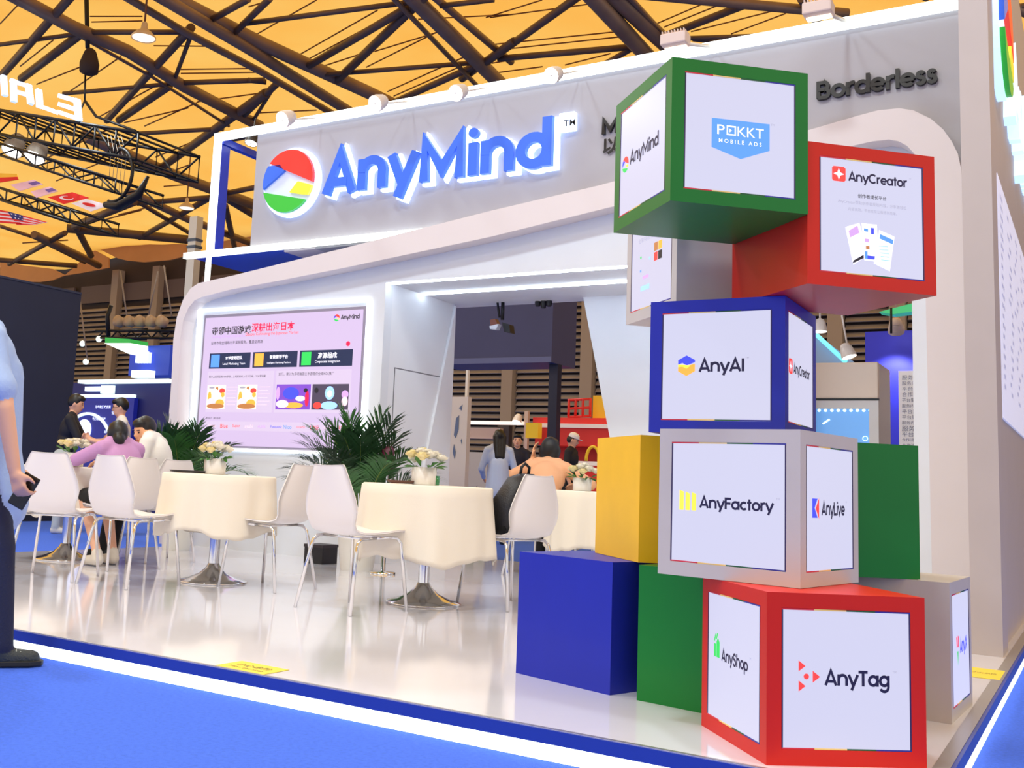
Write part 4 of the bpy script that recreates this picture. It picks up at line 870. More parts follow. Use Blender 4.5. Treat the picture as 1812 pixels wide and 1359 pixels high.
def person(label, J, f, headf, mats, spec, hair='short', vox=.010, k=1.0, extras=None, group=None):
    """J: joints (world). f: body facing, headf: where the face looks. mats: list, index 0 skin. spec: material index of torso, sleeve, forearm, pelvis, thigh, shin, shoe"""
    f = Vector(f).normalized(); base = Vector(J['base']); t = thing('person', base, label, 'person', group)
    pr = []; B = frame(f); H = frame(headf); rv = Vector(B.col[0]); up = Vector((0, 0, 1))
    T_, SL, FA, PE, TH, SH, SO = spec[:7]
    pel, ch, hd = Vector(J['pelvis']), Vector(J['chest']), Vector(J['head'])
    sp = (ch-pel).normalized(); BT = frame(f-sp*f.dot(sp), sp); ax = Vector(BT.col[0]); fd = Vector(BT.col[1])
    mid = pel.lerp(ch, .5)
    pr += [('ell', pel, (.165*k, .115*k, .12*k), BT, PE), ('ell', mid, (.145*k, .105*k, .15*k), BT, T_), ('ell', ch, (.175*k, .115*k, .17*k), BT, T_), ('cap', pel+sp*.04*k, ch, .11*k, .115*k, T_)]
    nb = ch+sp*.15*k; pr.append(('cap', nb, hd-Vector(H.col[2])*.06*k, .055*k, .050*k, 0)); pr.append(('cap', nb-ax*.09*k, nb+ax*.09*k, .055*k, .055*k, spec[7] if len(spec) > 7 else T_))
    pr += [('ell', hd, (.074*k, .090*k, .108*k), H, 0), ('ell', hd+Vector(H.col[1])*.022*k-Vector(H.col[2])*.055*k, (.056*k, .066*k, .066*k), H, 0), ('ell', hd+Vector(H.col[1])*.094*k-Vector(H.col[2])*.018*k, (.013*k, .018*k, .022*k), H, 0)]
    for s in (-1, 1): pr.append(('ell', hd+Vector(H.col[0])*s*.077*k-Vector(H.col[2])*.012*k-Vector(H.col[1])*.005*k, (.010*k, .017*k, .030*k), H, 0))
    for s, nm in ((-1, 'l'), (1, 'r')):
        sh = ch+ax*s*.165*k+sp*.105*k; el, wr = Vector(J['el_'+nm]), Vector(J['wr_'+nm]); hp = pel+ax*s*.085*k-sp*.03*k; kn, an = Vector(J['kn_'+nm]), Vector(J['an_'+nm])
        slv = spec[8] if len(spec) > 8 else 1.0            # share of the upper arm under the sleeve
        pr.append(('cap', nb, sh, .06*k, .062*k, spec[7] if len(spec) > 7 else T_))
        ms = sh.lerp(el, slv)
        pr.append(('cap', sh, ms, .060*k, .052*k, SL))
        if slv < 1: pr.append(('cap', ms, el, .042*k, .040*k, 0))
        pr.append(('cap', el, wr, (.040 if FA == 0 else .046)*k, (.028 if FA == 0 else .036)*k, FA))
        dh = Vector(J.get('hd_'+nm, wr-el)); pn = Vector(J.get('pn_'+nm, -ax*s)); hand(pr, wr, dh, pn, 0, J.get('curl_'+nm, .5), k, J.get('thumb_'+nm, s))
        pr.append(('cap', hp, kn, .086*k, .062*k, TH)); pr.append(('cap', kn, an, .060*k if SH else .054*k, .052*k if SH else .034*k, SH))
        ft = Vector(J.get('ft_'+nm, f)); ft = Vector((ft.x, ft.y, J.get('ftz_'+nm, 0))).normalized(); dn = Vector((0, 0, -1))
        pr.append(('cap', an+dn*.045*k-ft*.02*k, an+ft*.13*k+dn*.055*k, .044*k, .036*k, SO)); pr.append(('cap', an, an+dn*.04*k, .045*k, .045*k, SO))
    if extras: pr += extras(B, H, ch, hd, pel)
    remesh(pr, mats, 'body', t, vox)
    # hair
    hx = Vector(H.col[0]); hf = Vector(H.col[1]); hu = Vector(H.col[2]); hp_ = [('ell', hd+hu*.024*k-hf*.020*k, (.083*k, .094*k, .102*k), H, 0)]
    hp_ += [('ell', hd+hu*.075*k+hf*.030*k, (.066*k, .062*k, .042*k), H, 0)]
    if hair == 'bun': hp_ += [('ell', hd-hf*.095*k-hu*.03*k, (.05*k, .05*k, .055*k), H, 0), ('cap', hd-hf*.05*k, hd-hf*.07*k-hu*.10*k, .06*k, .04*k, 0)]
    if hair == 'long': hp_ += [('cap', hd-hf*.04*k+hx*x*k, hd-hf*.105*k-hu*.30*k+hx*x*.8*k, .060*k, .045*k, 0) for x in (-.045, 0, .045)]
    if hair == 'bob': hp_ += [('cap', hd-hf*.03*k+hx*x*k, hd-hf*.045*k-hu*.09*k+hx*x*.9*k, .062*k, .045*k, 0) for x in (-.04, 0, .04)]
    if hair == 'cap':
        m = MB(); m.smooth = True; m.lathe([(.088*k, 0), (.090*k, .03*k), (.080*k, .06*k), (.05*k, .085*k), (.005, .094*k)], (0, 0, 0), 22); m.ball((0, .085*k, .008*k), (.062*k, .075*k, .008*k), 14, 6)
        m.xf(Matrix.Translation(hd+hu*.035*k) @ H.to_4x4()); m.build('cap', mat('cap_white', (235, 235, 238), .6), t)
        hp_ = [('ell', hd+hu*.0*k-hf*.016*k, (.080*k, .088*k, .085*k), H, 0)]
    remesh(hp_, [HAIR], 'hair', t, .009, 2)
    for s in (-1, 1):
        e = MB(); e.ball((0, 0, 0), (.011*k, .006*k, .006*k), 8, 6); e.xf(Matrix.Translation(hd+hf*.079*k+hx*s*.030*k+hu*.006*k) @ H.to_4x4()); e.build('eye', EYE, t)
        e = MB(); e.cbox((0, 0, 0), (.032*k, .010*k, .006*k)); e.xf(Matrix.Translation(hd+hf*.080*k+hx*s*.031*k+hu*.026*k) @ H.to_4x4()); e.build('eyebrow', HAIR, t)
    e = MB(); e.ball((0, 0, 0), (.022*k, .008*k, .007*k), 10, 6); e.xf(Matrix.Translation(hd+hf*.086*k-hu*.058*k) @ H.to_4x4()); e.build('mouth', LIP, t)
    if hair == 'glasses' or (extras and getattr(extras, 'glasses', False)): pass
    return t, H, hd
def glasses(t, H, hd, k=1.0):
    m = MB(); hx, hf, hu = Vector(H.col[0]), Vector(H.col[1]), Vector(H.col[2])
    for s in (-1, 1):
        c = hd+hf*.096*k+hx*s*.033*k+hu*.004*k; m.tube([c+hx*.026*k*math.cos(w)+hu*.020*k*math.sin(w) for w in np.linspace(0, 2*math.pi, 15)], .0022, 5, cap=False); m.tube([c+hx*s*.026*k, hd+hx*s*.082*k+hf*.0+hu*.004*k], .002, 5)
    m.tube([hd+hf*.098*k-hx*.008*k, hd+hf*.098*k+hx*.008*k], .002, 5); m.build('glasses', EYE, t)
CR = Vector((_rt.x, _rt.y, 0)).normalized(); CF = Vector((_fw.x, _fw.y, 0)).normalized()      # image right and away from the viewer, on the ground
def at(b, r, a, z): return Vector((b[0], b[1], 0))+CR*r+CF*a+Vector((0, 0, z))
# 1  walker at the left edge
b = Vector((P(2, 1160, Y=3.0).x-.16, 3.0, -.1)); fdir = CR*.93+CF*.36; z = -.1
J = dict(base=b, pelvis=at(b, -.06, 0, z+.93), chest=at(b, -.07, 0, z+1.30), head=at(b, -.19, .0, z+1.59), el_r=at(b, .10, -.23, z+1.10), wr_r=at(b, .155, -.20, z+.84), hd_r=(CR*.35+Vector((0, 0, -1))), pn_r=(CR*.4+CF), el_l=at(b, -.10, .22, z+1.10), wr_l=at(b, -.02, .24, z+.86),
         kn_r=at(b, .09, -.09, z+.50), an_r=at(b, .13, -.09, z+.088), kn_l=at(b, -.12, .09, z+.50), an_l=at(b, -.34, .09, z+.12), ft_r=fdir, curl_r=.75)
SHIRT1 = mat('shirt_lightblue', (158, 182, 226), .7, bump=.2, bscale=60); NAVYP = mat('trousers_navy', (26, 32, 62), .8, bump=.3, bscale=150); SNEAK = mat('sneaker_dark', (44, 52, 56), .6, bump=.5, bscale=90)
t1, H1, h1 = person('person in a light blue shirt and navy trousers walking at the left edge', J, fdir, fdir, [SKIN, SHIRT1, NAVYP, SNEAK], (1, 1, 0, 1, 2, 2, 3, 1, .80), vox=.008, k=1.0,
   extras=lambda B, H, ch, hd, pel: [('cap', ch-Vector((0, 0, .05)), pel-Vector((0, 0, .06)), .15, .165, 1), ('cap', pel-Vector((0, 0, .04)), pel+CR*.05-Vector((0, 0, .24)), .165, .165, 1), ('cap', ch+CR*.0+CF*-.165+Vector((0, 0, .09)), ch+CR*.13+CF*-.215+Vector((0, 0, -.12)), .075, .080, 1)])
an = Vector(J['an_r']); sol = MB(); sol.prism([an+fdir.normalized()*a+Vector((-fdir.y, fdir.x, 0)).normalized()*c_+Vector((0, 0, -.082)) for a, c_ in ((-.07, -.035), (.02, -.042), (.12, -.048), (.17, -.03), (.18, 0), (.17, .03), (.12, .045), (.02, .04), (-.07, .035))], (0, 0, .022)); sol.build('shoe_sole', mat('sole_black', (24, 26, 28), .6), t1, bevel=.004)
for i in range(6):
    a0 = an+fdir.normalized()*(.045+.018*i)+Vector((0, 0, -.012-.004*i)); w = Vector((-fdir.y, fdir.x, 0)).normalized()*.030; MB().tube([a0-w-Vector((0, 0, .026)), a0-w*.7-Vector((0, 0, .004)), a0+Vector((0, 0, .003)), a0+w*.7-Vector((0, 0, .004)), a0+w-Vector((0, 0, .026))], .0042, 5).build('lace', mat('lace_grey', (150, 158, 156), .6), t1)
wr = Vector(J['wr_r']); ph = thing('phone', wr+Vector((0, 0, -.09))+CR*.04+CF*.03, 'dark phone held in the walker\'s hand at the left edge', 'phone')
pc = Vector(ph['_base']); m = MB(); m.cbox((0, 0, 0), (.075, .010, .15)); m.xf(Matrix.Translation(pc) @ frame(CF, Vector((0, 0, 1))+CR*.5).to_4x4()); m.build('phone_body', mat('phone_black', (18, 18, 22), .25), ph, bevel=.004)
m = MB(); m.cbox((0, .0055, 0), (.068, .001, .14)); m.xf(Matrix.Translation(pc) @ frame(CF, Vector((0, 0, 1))+CR*.5).to_4x4()); m.build('phone_screen', mat('phone_glass', (40, 44, 60), .1), ph)
def stand_at(px, top, h): 
    """someone of height h standing on the carpet whose head reaches image row top at column px"""
    d = ray(px, top); t_ = (h-.1-CAM_H)/d.z; q = CAM_O+d*t_; return Vector((q.x, q.y, -.1))
# 2 standing man in black t-shirt
def stand(b, f, h=1.70, arms=None, lean=0.0, z=None):
    z = b[2]; k = h/1.70; f = Vector(f).normalized(); r = Vector((f.y, -f.x, 0)); o = Vector((b[0], b[1], 0)); L = lambda fw_, rt_, zz: o+f*fw_*k+r*rt_*k+Vector((0, 0, z+zz*k))
    J = dict(base=b, pelvis=L(0, 0, .93), chest=L(lean*.4, 0, 1.28), head=L(.02+lean*.7, 0, 1.585), kn_l=L(.02, -.09, .50), kn_r=L(.02, .09, .50), an_l=L(0, -.10, .085), an_r=L(0, .10, .085), el_l=L(-.02, -.24, 1.10), wr_l=L(.08, -.25, .86), el_r=L(-.02, .24, 1.10), wr_r=L(.08, .25, .86), pn_l=r, pn_r=-r)
    for kk, (a, c_, zz) in (arms or {}).items(): J[kk] = L(a, c_, zz)
    return J, k
BLACKT = mat('tshirt_black', (24, 24, 34), .75); GREYP = mat('trousers_grey', (176, 186, 190), .8); GREYSH = mat('shoe_pale', (200, 200, 200), .6); BLUEJ = mat('jeans_blue', (60, 76, 130), .8); NAVYT = mat('top_navy', (24, 28, 52), .75); WHITES = mat('shirt_white', (228, 226, 222), .75, bump=.2, bscale=50); LILAC = mat('blouse_lilac', (190, 140, 190), .75, bump=.25, bscale=50); PALEB = mat('blouse_paleblue', (196, 212, 244), .75, bump=.2, bscale=50); BLK = mat('cloth_black', (18, 18, 22), .8); MARN = mat('cloth_maroon', (110, 40, 40), .8)
b = stand_at(121, 700, 1.70)
J, k = stand(b, CR*.9+CF*.15, 1.72, {'el_r': (.22, .20, 1.10), 'wr_r': (.46, .12, 1.10), 'el_l': (.22, -.20, 1.12), 'wr_l': (.44, -.08, 1.15)}, .12)
person('standing man in a black t-shirt and pale trousers by the dark wall, arms held out', J, CR*.9+CF*.15, CR*.98+CF*.1-Vector((0, 0, .25)), [SKIN, BLACKT, GREYP, GREYSH], (1, 1, 0, 2, 2, 2, 3, 1, .75), k=k)
# 3 standing man with glasses
b = stand_at(223, 705, 1.70)
J, k = stand(b, -CR*.8-CF*.35, 1.70, {'el_r': (.18, .20, 1.10), 'wr_r': (.40, .05, 1.18), 'el_l': (.18, -.20, 1.10), 'wr_l': (.38, -.05, 1.15)}, .06)
t3_, H3, h3 = person('standing man with glasses and a pale shirt facing the man in black', J, -CR*.8-CF*.35, -CR*.95-CF*.25-Vector((0, 0, .2)), [SKIN, WHITES, NAVYP, SNEAK], (1, 1, 0, 2, 2, 2, 3, 1, .75), k=k); glasses(t3_, H3, h3, k)
# seated helper
def sit(b, f, arms, lean=.1, zs=.47, k=1.0, feet=(.42, .42)):
    f = Vector(f).normalized(); r = Vector((f.y, -f.x, 0)); o = Vector((b[0], b[1], 0)); L = lambda fw_, rt_, zz: o+f*fw_*k+r*rt_*k+Vector((0, 0, zz))
    J = dict(base=Vector((b[0], b[1], 0)), pelvis=L(-.05, 0, zs+.10), chest=L(-.05+lean*.9, 0, zs+(.44-.32*lean)*k), head=L(-.02+lean*1.7, 0, zs+(.74-.62*lean)*k), kn_l=L(.36, -.10, zs+.055), kn_r=L(.36, .10, zs+.055), an_l=L(feet[0], -.10, .095), an_r=L(feet[1], .10, .095))
    for kk, (a, c_, zz) in arms.items(): J[kk] = L(a, c_, zz)
    J['pn_l'] = J['pn_r'] = Vector((0, 0, -1)); return J
SHOE_W = mat('sneaker_white', (216, 206, 192), .6)
cl = Vector(CHAIRS[7].location); f4 = (TABLES[2]-cl); f4.z = 0; f4.normalize()
J = sit(cl, f4, {'el_l': (.25, -.27, .80), 'wr_l': (.47, -.14, .79), 'el_r': (.22, .26, .82), 'wr_r': (.42, .12, .80)}, .30)
J['head'] = cl+f4*.13+Vector((0, 0, 1.0)); J['chest'] = cl+f4*.04+Vector((0, 0, .80)); J['an_l'] = J['an_l']-f4*.30; J['an_r'] = J['an_r']-f4*.22
person('seated woman in a lilac blouse with a black hair bun at the far left', J, f4, f4*.7+CF*.8, [SKIN, LILAC, BLK, SHOE_W], (1, 1, 1, 2, 2, 0, 3, 1, 1.0), 'bun')
c5_ = Vector(CHAIRS[4].location); f5 = -CR*.85+CF*.1
J = sit(c5_, f5, {'el_l': (.12, -.27, .72), 'wr_l': (.34, -.16, .78), 'el_r': (.10, .26, .74), 'wr_r': (.33, .14, .79)}, .27, .47)
f5.normalize(); J['head'] = c5_+f5*.19+Vector((0, 0, 1.07)); J['chest'] = c5_+f5*.06+Vector((0, 0, .87))
person('seated man in a loose white shirt behind the woman in lilac', J, f5, -CR*.62-CF*.75-Vector((0, 0, .3)), [SKIN2, WHITES, BLK, SNEAK], (1, 1, 0, 2, 2, 2, 3, 1, 1.0), k=1.02)
# 8 seated woman with bare shoulders
c8 = Vector(CHAIRS[6].location); f8 = CF*.9+CR*.35; f8.normalize()
J = sit(c8, f8, {'el_l': (.16, -.30, .86), 'wr_l': (.24, -.15, 1.00), 'el_r': (.20, .38, .80), 'wr_r': (.42, .20, .79)}, .17, .45)
J['hd_l'] = Vector((0, 0, 1))+f8*.1; J['pn_l'] = Vector((f8.y, -f8.x, 0)); J['curl_l'] = .35
person('seated woman with bare shoulders and dark pinned hair, one hand raised to her head', J, f8, f8+CR*.1, [SKIN2, SKIN2, BLK, BLK], (1, 0, 0, 2, 2, 2, 3, 0, 1.0), 'bob', extras=lambda B, H, ch, hd, pel: [('ell', ch+Vector(B.col[1])*.03-Vector((0, 0, .05)), (.178, .115, .10), B, 2)])
# aisle people seen through the passage
b = stand_at(884, 760, 1.64); J, k = stand(b, CF, 1.64, {'el_l': (.02, -.25, 1.10), 'wr_l': (.18, -.20, .98), 'el_r': (.02, .25, 1.10), 'wr_r': (.2, .18, 1.0)}); person('woman with long black hair and a pale blue blouse, back turned, beyond the passage', J, CF, CF-CR*.1, [SKIN, PALEB, BLUEJ, SNEAK], (1, 1, 1, 1, 2, 2, 3, 1, 1.0), 'long', k=k, extras=lambda B, H, ch, hd, pel: [('cap', ch-Vector((0, 0, .1)), pel-Vector((0, 0, .15)), .15, .18, 1)])
b = stand_at(916, 768, 1.72); J, k = stand(b, -CF, 1.72, {'el_l': (.10, -.24, 1.08), 'wr_l': (.28, -.10, 1.05), 'el_r': (.10, .24, 1.08), 'wr_r': (.28, .10, 1.05)}); person('man in a dark navy top facing the long-haired woman', J, -CF, -CF-CR*.15, [SKIN, NAVYT, NAVYP, SNEAK], (1, 1, 0, 2, 2, 2, 3, 1, .8), k=k)
b = stand_at(1012, 766, 1.76); J, k = stand(b, CR*.8-CF*.4, 1.76); person('man in black with a white cap beside the red stand', J, CR*.8-CF*.4, CR*.95-CF*.2-Vector((0, 0, .35)), [SKIN, BLACKT, BLK, SNEAK], (1, 1, 0, 2, 2, 2, 3, 1, .8), 'cap', k=k)
b = stand_at(833, 806, 1.66); J, k = stand(b, -CF+CR*.4, 1.66); person('small distant person in a black jacket with a maroon bag in the aisle', J, -CF+CR*.4, -CF+CR*.3, [SKIN, BLK, NAVYP, SNEAK, MARN], (1, 1, 1, 2, 2, 2, 3, 1, 1.0), k=k, vox=.014, extras=lambda B, H, ch, hd, pel: [('ell', ch+CR*.2-Vector((0, 0, .2)), (.12, .12, .22), B, 4)])
# ------------------------------------------------------------------ neighbouring stands seen left, through the passage and at the right
def BXP(px0, px1, py0, py1, Y, d, name, m, parent):
    """box whose front face covers the image rectangle on plane Y, d deep"""
    cx_ = (px0+px1)/2; cy_ = (py0+py1)/2
    x0, x1 = P(px0, cy_, Y=Y).x, P(px1, cy_, Y=Y).x; z1, z0 = P(cx_, py0, Y=Y).z, P(cx_, py1, Y=Y).z
    return MB().box((x0, Y, z0), (x1, Y+d, z1)).build(name, m, parent)
def floor_thing(name, px, Y, label, cat, group=None): q = P(px, 850, Y=Y); return thing(name, (q.x, Y, -.1), label, cat, group)
# dark navy wall at the far left (faces right)
NAVYW = mat('navy_wall', (26, 38, 66), .6, noise=.08, nscale=1.5)
XN = -13.0; a = P(14, 494, X=XN); b = P(144, 521, X=XN)
t = thing('booth_wall', (XN, b.y, -.1), 'tall dark navy stand wall at the far left behind the man in black', 'booth wall')
MB().box((XN-.25, b.y-2.6, -.1), (XN, b.y, (a.z+b.z)/2)).build('panel', NAVYW, t); MB().box((XN-.25, b.y-2.6, (a.z+b.z)/2), (XN+.01, b.y, (a.z+b.z)/2+.03)).build('top_cap', mat('navy_cap', (40, 52, 80), .5), t); MB().box((XN, b.y-2.6, -.1), (XN+.02, b.y, .0)).build('skirting', mat('navy_skirt', (18, 24, 44), .5), t)
# blue stand with glowing lines
BLUES = mat('blue_stand', (26, 34, 140), .4, emit=.35); BLUED = mat('blue_stand_dark', (22, 26, 96), .5, emit=.15); GLOW = mat('line_glow', (225, 245, 240), .4, emit=1.3); GLOWB = mat('disc_glow', (215, 225, 255), .4, emit=1.1)
YBS = 14.0; t = floor_thing('blue_stand', 220, YBS, 'blue glowing trade stand with a white disc behind the standing men', 'booth')
q0 = P(140, 700, Y=YBS); q1 = P(312, 700, Y=YBS); zt_ = P(220, 676, Y=YBS).z
MB().box((q0.x-.4, YBS, -.1), (q1.x+.6, YBS+.3, zt_)).build('back_wall', BLUED, t)
scr2 = BXP(136, 232, 704, 850, YBS-.12, .1, 'screen', BLUES, t)
BXP(138, 298, 671, 677, YBS-.2, .2, 'light_line', GLOW, t); BXP(138, 234, 698, 703, YBS-.16, .1, 'light_line', GLOW, t); BXP(178, 198, 682, 696, YBS-.1, .08, 'light_box', GLOW, t); BXP(150, 178, 684, 692, YBS-.1, .08, 'light_box', GLOWB, t)
c = P(149, 761, Y=YBS-.13); r = 19/ppm(c); m = MB(); poly(m, circ(r, 28), c, RX, UZ, .02); m.build('white_disc', GLOWB, t)
c = P(150, 800, Y=YBS-.14); r = 68/ppm(c); m = MB(); m.tube([c+RX*r*math.cos(w)+UZ*r*math.sin(w) for w in np.linspace(.5, 2.6, 20)], .03, 6); m.build('ring_line', GLOW, t)
for (s_, px, py, w) in (('为每款游戏找到', 182, 720, 40), ('精准玩家', 205, 731, 22), ('助力增长出海', 175, 741, 34), ('出海无限可能', 196, 764, 34)):
    c = P(px, py, Y=YBS-.14); m = MB(); put_text(m, s_, c, RX, UZ, w=w/ppm(c), bold=.02); m.build('lettering', GLOWB, t)
q = P(105, 905, Y=YBS-.6)
# overhead truss of the blue stand with its green light box
DK = mat('truss_black', (26, 24, 28), .45, .4); GRNL = mat('green_light', (40, 170, 70), .4, emit=.6); WHL = mat('white_light', (235, 250, 240), .4, emit=1.2)
t = floor_thing('light_box_sign', 210, 15.0, 'green and white hanging light box above the blue stand', 'light box')
pt = [P(x, y, Y=15.0) for x, y in ((186, 597), (230, 600), (230, 607), (186, 607))]; MB().prism(pt, (0, .5, 0)).build('green_band', GRNL, t)
pt = [P(x, y, Y=15.0) for x, y in ((184, 607), (230, 607), (230, 627), (207, 617))]; MB().prism(pt, (0, .5, 0)).build('white_face', WHL, t)
t = floor_thing('blue_canopy', 250, 15.5, 'blue lit canopy with white folds beside the green light box', 'canopy')
BXP(229, 300, 612, 664, 15.6, .6, 'canopy_box', mat('canopy_blue', (40, 70, 190), .4, emit=.3), t); BXP(232, 262, 655, 668, 15.4, .2, 'lit_base', WHL, t)
MB().box((P(265, 640, Y=15.8).x, 15.8, -.1), (P(265, 640, Y=15.8).x+.1, 15.9, P(265, 650, Y=15.8).z)).build('post', DK, t)
for i in range(5): BXP(240+i*5, 242+i*5, 615+2*i, 642, 15.45, .1, 'fold', GLOWB, t)
t = floor_thing('overhead_truss', 255, 16.0, 'dark overhead truss with round pale lamps above the blue stand', 'truss')
for y_ in (585, 598): 
    a, b = P(170, y_, Y=16.0), P(310, y_, Y=16.0); MB().tube([a, b], .03, 6).build('rail', DK, t)
for i in range(12): a, b = P(172+i*12, 585 if i % 2 else 598, Y=16.0), P(184+i*12, 598 if i % 2 else 585, Y=16.0); MB().tube([a, b], .02, 5).build('brace', DK, t)
for i in range(5): c = P(218+i*19, 572, Y=15.9); m = MB(); m.lathe([(.04, 0), (.11, .03), (.13, .2), (.05, .22)], (0, 0, 0), 14); m.xf(Matrix.Translation(c) @ Matrix.Rotation(math.radians(80), 4, 'X')); m.build('lamp', mat('pale_lamp', (170, 140, 110), .5), t)
for i, (px, py) in enumerate(((146, 608), (152, 640), (175, 600))): c = P(px, py, Y=16); MB().ball(c, .07, 10, 8).build('bulb', WHL, t)
MB().tube([P(192, 595, Y=16), P(190, 560, Y=16), P(197, 540, Y=16)], .05, 6).build('hoist', DK, t)
for (x0_, y0_, x1_, y1_) in ((140, 520, 155, 640), (213, 480, 226, 570), (280, 480, 262, 560), (290, 470, 304, 560)): MB().tube([P(x0_, y0_, Y=16), P(x1_, y1_, Y=16)], .018, 5).build('hanger', mat('hanger_grey', (140, 125, 115), .5), t)
# ---- through the passage
t = floor_thing('hanging_fascia', 890, 20, 'big slate blue hanging fascia box seen through the passage', 'booth fascia'); SLATE = mat('slate_blue', (66, 70, 112), .6, noise=.05, nscale=1)
x0 = P(770, 600, Y=20).x; x1 = P(977, 600, Y=20).x; z0 = P(975, 641, Y=20).z; MB().box((x0, 20, z0), (x1, 21.2, z0+3.0)).build('box', SLATE, t)
MB().box((x0, 19.97, z0), (x1, 20, z0+.12)).build('lower_edge', mat('slate_edge', (96, 104, 150), .5), t)
px_ = P(976, 760, Y=20.3); MB().box((px_.x-.10, 20.3, -.1), (px_.x+.10, 20.5, z0)).build('post', mat('navy_post', (20, 24, 56), .5), t)
def floodlamp(loc, label, r=.09, body=(24, 22, 26), glow=True, aim=(0, -.6, -1), group=None, cord=None):
    t = thing('spot_lamp', loc, label, 'lamp', group); d = Vector(aim).normalized(); M4 = Matrix.Translation(Vector(loc)) @ d.to_track_quat('-Z', 'Y').to_matrix().to_4x4()
    bm_ = mat('lamp_body_%d_%d_%d' % body, body, .45)
    m = MB(); m.lathe([(r, 0), (r*1.02, r*.3), (r*.85, r*1.2), (r*.6, r*1.9), (r*.25, r*2.1)], (0, 0, 0), 18, capb=False); m.xf(M4); m.build('housing', bm_, t)
    m = MB(); m.lathe([(r*.92, r*.06), (r*.92, r*.1)], (0, 0, 0), 18); m.xf(M4); m.build('lens', mat('lens_glow', (255, 255, 255), .3, emit=6.0) if glow else mat('lens_dull', (225, 225, 230), .2, emit=.6), t)
    for k_ in range(5):
        m = MB(); m.lathe([(r*.95-.05*r*k_, r*(.6+.22*k_)), (r*1.0-.05*r*k_, r*(.65+.22*k_)), (r*.95-.05*r*k_, r*(.7+.22*k_))], (0, 0, 0), 16, False, False); m.xf(M4); m.build('cooling_fin', bm_, t)
    if cord: MB().tube([Vector(loc), Vector(cord)], .008, 6).build('arm', bm_, t)
    return t
t = thing('stage_lamp', P(884, 570, Y=9.3), 'black barn-door stage lamp hanging in the passage opening', 'lamp')
c = P(884, 570, Y=9.3)
for (u0, v0, u1, v1, w) in ((880, 532, 884, 562, .012), (890, 531, 889, 566, .018)): MB().tube([P(u0, v0, Y=9.3), P(u1, v1, Y=9.3)], w, 6).build('bracket', DK, t)
m = MB(); m.prism([P(x, y, Y=9.27) for x, y in ((888, 570), (901, 574), (903, 589), (892, 587))], (0, .10, 0)); m.build('housing', DK, t); m = MB(); m.prism([P(x, y, Y=9.265) for x, y in ((866, 577), (882, 573), (878, 583), (867, 582))], (0, .07, 0)); m.build('white_shield', mat('shield', (220, 222, 228), .4), t); m = MB(); m.prism([P(x, y, Y=9.28) for x, y in ((867, 566), (876, 564), (880, 574), (868, 577))], (0, .07, 0)); m.build('brown_shutter', mat('shutter', (130, 70, 50), .5), t)
t = thing('stage_lamp', P(962, 534, Y=9.35), 'dim black lamp cluster under the hanging fascia', 'lamp')
for (u, v) in ((952, 530), (962, 533), (972, 530)): c = P(u, v, Y=9.35); MB().lathe([(.02, -.07), (.03, -.04), (.025, .04), (.012, .10)], c, 12).build('lamp', DK, t)
t = floor_thing('mural_panel', 813, 13.0, 'cream panel with a blue grey ink drawing at the passage edge', 'panel'); z_ = P(813, 702, Y=13).z; xa = P(790, 760, Y=13).x; xb = P(826, 760, Y=13).x
MB().box((xa, 13, -.1), (xb, 13.1, z_)).build('board', mat('mural_cream', (214, 204, 196), .7), t)
INKG = mat('mural_ink', (96, 110, 140), .7)
for pts in (((803, 770), (807, 740), (812, 735), (811, 760), (806, 775)), ((801, 800), (803, 786), (806, 800), (804, 812)), ((812, 722), (818, 716), (816, 726)), ((815, 780), (817, 776), (817, 786))):
    m = MB(); m.prism([P(x, y, Y=12.99) for x, y in pts], (0, .008, 0)); m.build('ink_drawing', INKG, t)
MB().box((P(823, 690, Y=13.2).x, 13.2, 0), (P(827, 690, Y=13.2).x, 13.25, P(825, 655, Y=13.2).z)).build('post', mat('post_white', (226, 222, 216), .5), t)
# cream counter booth
t = floor_thing('cream_stand', 850, 24.0, 'cream stand with a light rail behind the distant person', 'booth'); CRM = mat('stand_cream', (216, 188, 168), .6)
BXP(822, 884, 757, 776, 24, .3, 'sign_board', CRM, t); BXP(800, 925, 745, 751, 23.9, .1, 'light_rail', mat('rail_glow', (250, 235, 220), .4, emit=.9), t); BXP(824, 862, 800, 872, 24, .5, 'counter', mat('stand_pale', (190, 182, 172), .6), t); BXP(880, 900, 752, 790, 24.2, .2, 'dark_display', mat('disp_dark', (60, 50, 50), .5), t)
for px in (818, 930): 
    q = P(px, 770, Y=24); MB().box((q.x-.05, 24, -.1), (q.x+.05, 24.1, q.z+.6)).build('post', CRM, t)
